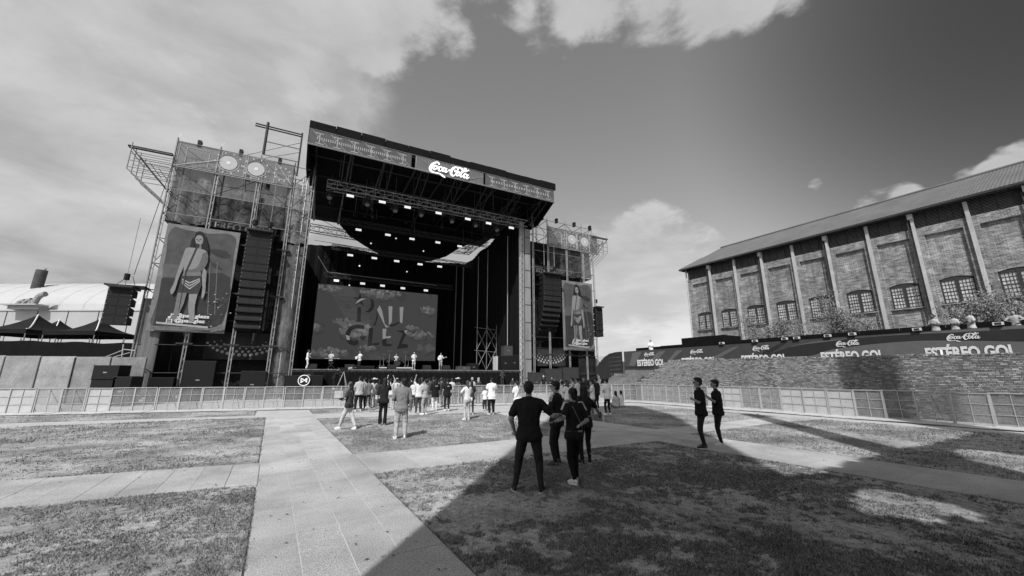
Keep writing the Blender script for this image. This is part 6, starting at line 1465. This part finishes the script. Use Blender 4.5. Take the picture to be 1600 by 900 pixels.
P_('woman with very long dark hair in black, holding a dark cup behind the foreground group', 917, 725, 615, yaw=R(14), hi=True, arms=('back', 'out'), feet=((-.06, .0), (.06, .03)), top=.012, bottom=.01, shoe=.02, sole=.35, hair='longer', skin='mid', acc=('phoneR',), group='people standing in the shade', H=1.62)
P_('man in black t-shirt and sunglasses with folded arms, left of the pair by the walk', 1101, 701, 593, yaw=R(68), hi=True, arms=('fold', 'fold'), feet=((-.05, .0), (.045, -.01)), top=.01, bottom=.018, shoe=.03, sole=.6, hair='short', skin='mid', acc=('sunglasses',), build=1.22, group='pair of men standing on the walk', H=1.78)
P_('man in black t-shirt raising a phone, white sneakers, right of the pair by the walk', 1128, 696, 598, yaw=R(66), hi=True, arms=('phone', 'fold'), feet=((-.04, .0), (.035, .0)), top=.01, bottom=.014, shoe=.6, sole=.65, hair='short', skin='mid', acc=('sunglasses', 'phoneL'), build=1.25, group='pair of men standing on the walk', H=1.72)
# mid-ground on the lawn
P_('photographer in pale trousers, dark printed vest and cap walking left across the lawn', 543, 671, 600, yaw=R(80), arms=('front', 'front'), feet=((-.03, .19), (.03, -.16)), top=.04, bottom=.42, shoe=.6, hair='long', hat=('cap', .08), acc=('camera', 'strapL', 'bagL'), legw=1.3, sleeves='short', H=1.62)
P_('man in light grey polo and black trousers standing with arms folded', 559, 642.5, 589, yaw=R(40), arms=('fold', 'down'), top=.33, bottom=.012, shoe=.5, feet=((-.08, 0), (.08, 0)), acc=('sunglasses',), legw=1.3, build=1.15, H=1.78)
P_('person with dark hair half hidden behind the grey polo man', 567, 641, 592, yaw=R(60), top=.3, bottom=.02, arms=('fold', 'fold'), H=1.7)
P_('woman in white cowboy hat and pale outfit near the barriers', 582, 636.5, 590, yaw=R(35), hat=('cowboy', .62), hair='longer', top=.4, bottom=.28, arms=('down', 'down'), flare=.01, shoe=.1, H=1.68, acc=('bagR',))
P_('woman in white shorts and dark jacket beside the white cowboy hat', 590, 638, 596, yaw=R(30), top=.04, bottom=.5, shorts=True, hair='long', arms=('fold', 'fold'), skin='light', H=1.6, shoe=.6)
P_('woman with long dark hair in black jacket and flared black trousers', 597, 665, 590, yaw=R(20), hair='longer', top=.014, bottom=.008, flare=.018, sleeves='long', arms=('fold', 'high'), shoe=.2, acc=('bagL',), feet=((-.05, 0), (.05, 0)), H=1.75)
P_('fan raising both arms with a phone, left of the pair filming', 608, 640, 592, yaw=R(28), top=.5, bottom=.4, arms=('raise', 'raise'), sleeves='none', skin='light', hair='pony', acc=('phoneR',), H=1.66)
P_('fan with pale cap filming with both hands up beside the jacketed man', 618, 638, 590, yaw=R(28), top=.45, bottom=.25, arms=('high', 'high'), hat=('cap', .5), acc=('phoneL',), H=1.66)
P_('young man in washed denim jacket and pale baggy jeans, nearest on the sunlit lawn', 625, 685.5, 593, yaw=R(22), hi=True, top=.15, bottom=.32, shoe=.65, sole=.7, hair='messy', sleeves='long', arms=('front', 'down'), legw=1.35, feet=((-.075, 0), (.075, 0)), torso_len=.01, head_turn=.6, build=1.1, H=1.75)
P_('man dressed all in black watching the stage beside the denim jacket', 641, 634, 590, top=.012, bottom=.012, shoe=.4, arms=('fold', 'fold'), H=1.72, hair='short', skin='light', build=1.1)
P_('fan with one arm raised holding a phone, white shirt, dark trousers', 653, 646, 592, yaw=R(24), top=.5, bottom=.05, legw=1.25, arms=('raise', 'hip'), H=1.68, hair='long', shoe=.1)
P_('person in grey tee and loose grey jeans with arms crossed, white sneakers', 663, 648, 593, yaw=R(60), top=.28, bottom=.3, legw=1.25, arms=('fold', 'fold'), shoe=.7, H=1.64, hair='short')
P_('woman in grey blouse over loose jeans left of the black printed tee', 657, 636, 589, yaw=R(15), top=.22, bottom=.18, arms=('high', 'fold'), H=1.7, hair='long', hairc='brown')
P_('person in black tee with pale back print and jacket round the waist', 679, 641, 592, yaw=R(33), top=.01, bottom=.55, legw=1.3, arms=('fold', 'fold'), shoe=.6, torso_len=.05, H=1.66, marks=('▬▬▬', .4, .755, .02, .09), hair='long', build=1.2, sleeves='long')
P_('person in brown patterned shirt just behind the black printed tee', 688, 633, 590, top=.1, bottom=.06, arms=('fold', 'high'), hair='messy', hairc='brown', H=1.68)
P_('man in black tee with small pale back print and black trousers', 698, 642, 592, yaw=R(26), top=.01, bottom=.02, arms=('down', 'fold'), shoe=.6, H=1.66, marks=('▬▬', .5, .755, .018, .06), legw=1.1, build=1.1, acc=('bagR',))
P_('woman in cream top and pale jeans behind the small print tee', 705, 632, 593, yaw=R(10), top=.45, bottom=.38, flare=.012, arms=('fold', 'front'), hair='short', hairc='brown', H=1.64)
P_('person in wide white hat and dark vest standing by the barriers', 714.5, 631.5, 590, yaw=R(-30), top=.06, bottom=.2, hat=('cowboy', .68), hair='long', arms=('front', 'down'), H=1.68)
P_('woman with long wavy hair, white crop top, light jeans and white bag', 730, 656, 598, yaw=R(34), top=.55, bottom=.4, hair='longer', hairc='brown', arms=('hip', 'fold'), torso_len=-.04, feet=((-.07, 0), (.06, .03)), shoe=.6, acc=('bagLW',), H=1.62, skin='light', flare=.006)
P_('dark dressed companion close behind the woman with long wavy hair', 736, 648, 599, yaw=R(24), top=.03, bottom=.03, hair='long', H=1.58, arms=('fold', 'down'))
P_('blond person in white shirt near the barriers', 737, 632, 589, top=.5, bottom=.2, hair='short', hairc='blond', arms=('fold', 'fold'), H=1.7)
P_('blond woman in dark vest over white shirt, loose jeans', 747, 630, 590, yaw=R(20), top=.04, bottom=.14, hair='long', hairc='blond', arms=('down', 'front'), H=1.68, legw=1.2)
P_('child in white shirt beside the man in the numbered white jersey', 757.5, 641, 612, H=1.2, top=.6, bottom=.03, hair='short', arms=('fold', 'fold'), legw=1.4)
P_('man in loose white jersey numbered 24 and wide black trousers', 768, 648, 592, yaw=R(30), top=.65, bottom=.012, legw=1.35, arms=('phone', 'front'), torso_len=.045, build=1.25, H=1.72, marks=('24', .03, .68, .06, .055), shoe=.5)
P_('woman with ponytail in white tee and grey trousers watching alone', 808, 653.5, 598, yaw=R(40), top=.6, bottom=.06, hair='pony', arms=('fold', 'fold'), shoe=.65, H=1.6, feet=((-.06, .02), (.06, 0)), acc=('bagLW', 'strapR'), skin='light')
P_('person in pale cap and white top standing behind the sunglasses man', 879, 647, 597, yaw=R(30), top=.55, bottom=.1, hat=('cap', .6), arms=('fold', 'fold'), H=1.6, hair='pony')
P_('woman with brown hair and white shirt just behind the foreground group', 888, 650, 599, yaw=R(25), top=.55, bottom=.2, hair='long', hairc='brown', arms=('fold', 'fold'), H=1.58)
P_('young man in white tee turned sideways right of the pale cap', 896, 640, 590, yaw=R(70), top=.42, bottom=.05, arms=('fold', 'down'), H=1.7, hair='messy')
P_('person in white printed shirt close behind the young man in white tee', 904, 642, 592, yaw=R(50), top=.5, bottom=.05, arms=('fold', 'fold'), H=1.68, hair='messy')
P_('woman with very long black hair and dark dress facing the camera side', 914, 641, 589, yaw=R(150), top=.02, bottom=.02, hair='longer', arms=('down', 'down'), H=1.72, sleeves='none')
P_('woman in white tee and grey jeans holding a phone up, crossbody bag', 927, 650.5, 597, yaw=R(75), top=.6, bottom=.09, arms=('phone', 'fold'), acc=('phoneL', 'strapL', 'bagR'), hair='bun', shoe=.7, H=1.62, legw=1.1)
P_('dark haired person in black cap behind the woman holding a phone', 934, 641, 590, yaw=R(40), top=.02, bottom=.02, H=1.7, hat=('cap', .02))
P_('man in white football shirt numbered 7 with black trousers and white shoes', 951, 648.5, 593, yaw=R(32), top=.65, bottom=.012, arms=('front', 'front'), shoe=.7, marks=('7', .05, .67, .07, .035), torso_len=.02, H=1.68, feet=((-.07, .02), (.07, 0)))
P_('woman with long dark hair seated on the grass, pale grey shirt', 963, 637, 616, yaw=R(25), H=1.62, sit=True, top=.42, bottom=.3, hair='long', arms=('front', 'front'), group='seated pair by the barriers')
P_('woman in white with ponytail seated on the grass at the barriers', 971.5, 636, 616, yaw=R(20), H=1.62, sit=True, top=.65, bottom=.6, hair='pony', arms=('front', 'fold'), group='seated pair by the barriers')
for (lb, u, vf, vh, k) in [
 ('dark haired person in black shirt in the crowd left of the raised phone', 633, 634, 592, dict(top=.02, bottom=.08, hair='long')),
 ('person in dark jacket between the raised arm and the grey tee', 647, 632, 594, dict(top=.03, bottom=.03, hair='short')),
 ('person in dark shirt filming behind the grey tee and loose jeans', 670, 634, 591, dict(top=.05, bottom=.2, arms=('high', 'high'), hair='messy')),
 ('person in dark top behind the small print tee, hands folded', 693, 634, 591, dict(top=.02, bottom=.12, hair='long', arms=('fold', 'fold'))),
 ('short person in black beside the wide white hat', 721, 631, 597, dict(top=.02, bottom=.02, hair='long')),
 ('person in grey shirt left of the wide white hat', 709, 631, 594, dict(top=.2, bottom=.05, hair='short')),
 ('woman in dark top by the barriers left of the long haired woman in black', 574, 634, 596, dict(top=.05, bottom=.1, hair='long')),
 ('person in dark shirt at the barriers behind the fan with both hands up', 626, 632, 594, dict(top=.04, bottom=.3, hair='short')),
 ('dark haired person in grey hoodie between the polo man and the cowboy hat', 574, 638, 593, dict(top=.12, bottom=.03, hair='short')),
 ('tall person in black cap at the barriers behind the loose jeans', 676, 631, 589, dict(top=.02, bottom=.02, hat=('cap', .03))),
 ('short haired person in charcoal shirt right behind the printed tee', 685, 636, 593, dict(top=.06, bottom=.3, hair='short', arms=('fold', 'high'))),
 ('person in white shirt and dark trousers in the gap left of the raised phone', 645, 637, 595, dict(top=.5, bottom=.03, hair='short')),
 ('woman in black dress close to the barriers right of the cap wearer', 632, 637, 597, dict(top=.015, bottom=.015, hair='long', sleeves='none')),
 ('person in dark shirt at the barriers beside the blond pair', 743, 631, 594, dict(top=.04, bottom=.04, hair='messy')),
 ('person in dark jacket behind the white printed shirt at centre right', 908, 640, 591, dict(top=.03, bottom=.03, hair='short')),
 ('person in black tee between the pale cap and the white tee', 886, 642, 594, dict(top=.02, bottom=.02, hair='short')),
 ('woman in dark top close beside the woman holding a phone', 921, 643, 594, dict(top=.05, bottom=.1, hair='long', arms=('fold', 'high'))),
]: P_(lb, u, vf, vh, **k)
# security and crew beyond the barriers
def SPt(u, q): x, _ = SP(u, 600, q); return S.world(x, q)
person('guard in black with a pale cap standing behind the barrier, left of the second guard', SPt(849.5, -3.2), R(170), H=1.78, top=.012, bottom=.012, hat=('cap', .5), acc=('sunglasses',), arms=('down', 'down'), group='guards behind the barrier')
person('guard in black with short hair behind the barrier, half hidden by the foreground man', SPt(862.5, -3.4), R(150), H=1.66, top=.015, bottom=.015, arms=('fold', 'fold'), group='guards behind the barrier')
person('security woman with pulled back hair just behind the barrier, right of the climbing technician', SPt(801, -3.0), R(190), H=1.55, top=.03, bottom=.03, hair='bun', group='guards behind the barrier')
person('technician in dark clothes standing on a low case against the stage front', SPt(785, -.7), R(20), H=1.72, z0=.7, top=.03, bottom=.035, shoe=.5, arms=('front', 'front'), group='stage crew')
person('camera operator in black hood bent over a tripod at the left stage front', SPt(521, -2.2), R(-70), H=1.7, z0=.75, top=.012, bottom=.012, sleeves='long', arms=('front', 'phone'), hat=('cap', .01), group='stage crew', bend=.35, build=1.2)
bx, by = SP(521, 600, -2.2)[0], -2.2
t = thing('camera_riser', 'black camera riser platform in front of the stage at left', 'riser', (bx, by, 0), S); M().b2((bx-.9, by-.8, .66), (bx+1.9, by+.7, .75)).build('platform', BLACK2, t)
for x_ in (-.8, 1.8):
    for y_ in (-.7, .6): bar(t, 'leg', (bx+x_, by+y_, 0), (bx+x_, by+y_, .66), .04, STEEL, 5)
M().b2((bx+.1, by-.86, .1), (bx+.7, by-.82, .62)).build('sign_plate', mat('plate_white', .5, .6), t)
tx = SP(537, 585, -2.4)[0]; t = thing('tripod_camera', 'video camera on a pale legged tripod on the riser', 'camera', (tx, -2.4, .75), S)
for dx_, dy_ in ((-.45, 0), (.4, .2), (.25, -.4)): bar(t, 'tripod_leg', (tx+dx_, -2.4+dy_, .75), (tx, -2.4, 2.15), .03, ALU, 5)
M().box((tx, -2.4, 2.32), (.55, .22, .24)).build('camera_body', BLACK2, t); M().tube((tx+.25, -2.4, 2.34), (tx+.6, -2.35, 2.42), .1, 10).build('lens', ALU, t); bar(t, 'pan_handle', (tx, -2.4, 2.15), (tx-.5, -2.5, 1.9), .015, DSTEEL, 4)
# band
DZ = 2.34
def band(label, u, q, H, yaw=R(27+180), **k): x, _ = SP(u, 575, q); return person(label, S.world(x, q), yaw, H=H, z0=k.pop('z0', DZ), group='band on stage', name='person', **k)
band('woman in long pale outfit at a microphone, leftmost on stage', 479, .6, 1.66, yaw=R(-70), top=.6, bottom=.5, flare=.02, legw=1.2, hair='long', arms=('mic', 'front'), sleeves='long')
band('keyboard player in white shirt behind the keyboard on stage', 516, 3.2, 1.72, yaw=R(190), top=.4, bottom=.03, hair='long', arms=('drum', 'drum'))
band('guitarist in white shirt bowed over a white guitar on stage', 561, 1.6, 1.7, yaw=R(160), top=.5, bottom=.02, hair='long', arms=('guitar_neck', 'guitar_body'), acc=('guitar',))
band('drummer in pale shirt sitting behind the drum kit', 618, 4.4, 1.6, z0=2.45, top=.4, bottom=.05, arms=('drum', 'drum'), hair='messy')
band('lead singer in white top and shorts holding a microphone at centre stage', 646, 2.2, 1.8, z0=DZ, top=.55, bottom=.3, shorts=True, skin='light', arms=('mic', 'front'), hair='short', hairc='brown', shoe=.6)
band('bass player in white shirt with sunglasses and a white bass, right of the singer', 688, 1.6, 1.74, z0=DZ, top=.5, bottom=.25, arms=('guitar_neck', 'guitar_body'), acc=('guitar', 'sunglasses'), legw=1.1, skin='light')
# spectators leaning over the terrace banner
def terrp(label, u, H, yaw, **k): yy = GP(u, 515, 28.35)[0]; x, y = G.world(28.42, yy); return person(label, (x, y), yaw, H=H, z0=3.22, group='spectators on the terrace', **k)
terrp('woman in white tee with dark hair leaning on the terrace banner, leftmost of three', 1462, 1.66, R(105), build=.92, top=.34, bottom=.05, arms=('fold', 'fold'), hair='bun', bend=.06, skin='dark')
terrp('person in white tee leaning on the terrace banner, middle of three', 1493, 1.58, R(110), build=.92, top=.34, bottom=.05, arms=('fold', 'fold'), hair='short', bend=.06, skin='dark')
terrp('person in white tee turned left on the terrace, right of three', 1519, 1.68, R(80), build=.92, top=.4, bottom=.05, arms=('front', 'fold'), hair='short', skin='dark')
terrp('dark haired spectator low behind the banner at the right edge of the terrace', 1590, 1.5, R(110), top=.3, bottom=.05, arms=('lean', 'lean'))
terrp('person in white standing at the far left end of the terrace', 1014, 1.7, R(140), top=.7, bottom=.05, arms=('front', 'fold'), hair='pony')
t = thing('grey_bollard_box', 'low pale stone box on the walk edge behind the foreground group', 'box', (gnd(933, 656)[0], gnd(933, 656)[1], 0), W)
x_, y_ = gnd(933, 657); M().b2((x_-.35, y_-.1, 0), (x_+.2, y_+.2, .22)).build('body', mat('box_grey', .12, .8, 6, .3), t); M().b2((x_-.37, y_-.12, .22), (x_+.22, y_+.22, .25)).build('lid', mat('box_grey2', .16, .8), t)
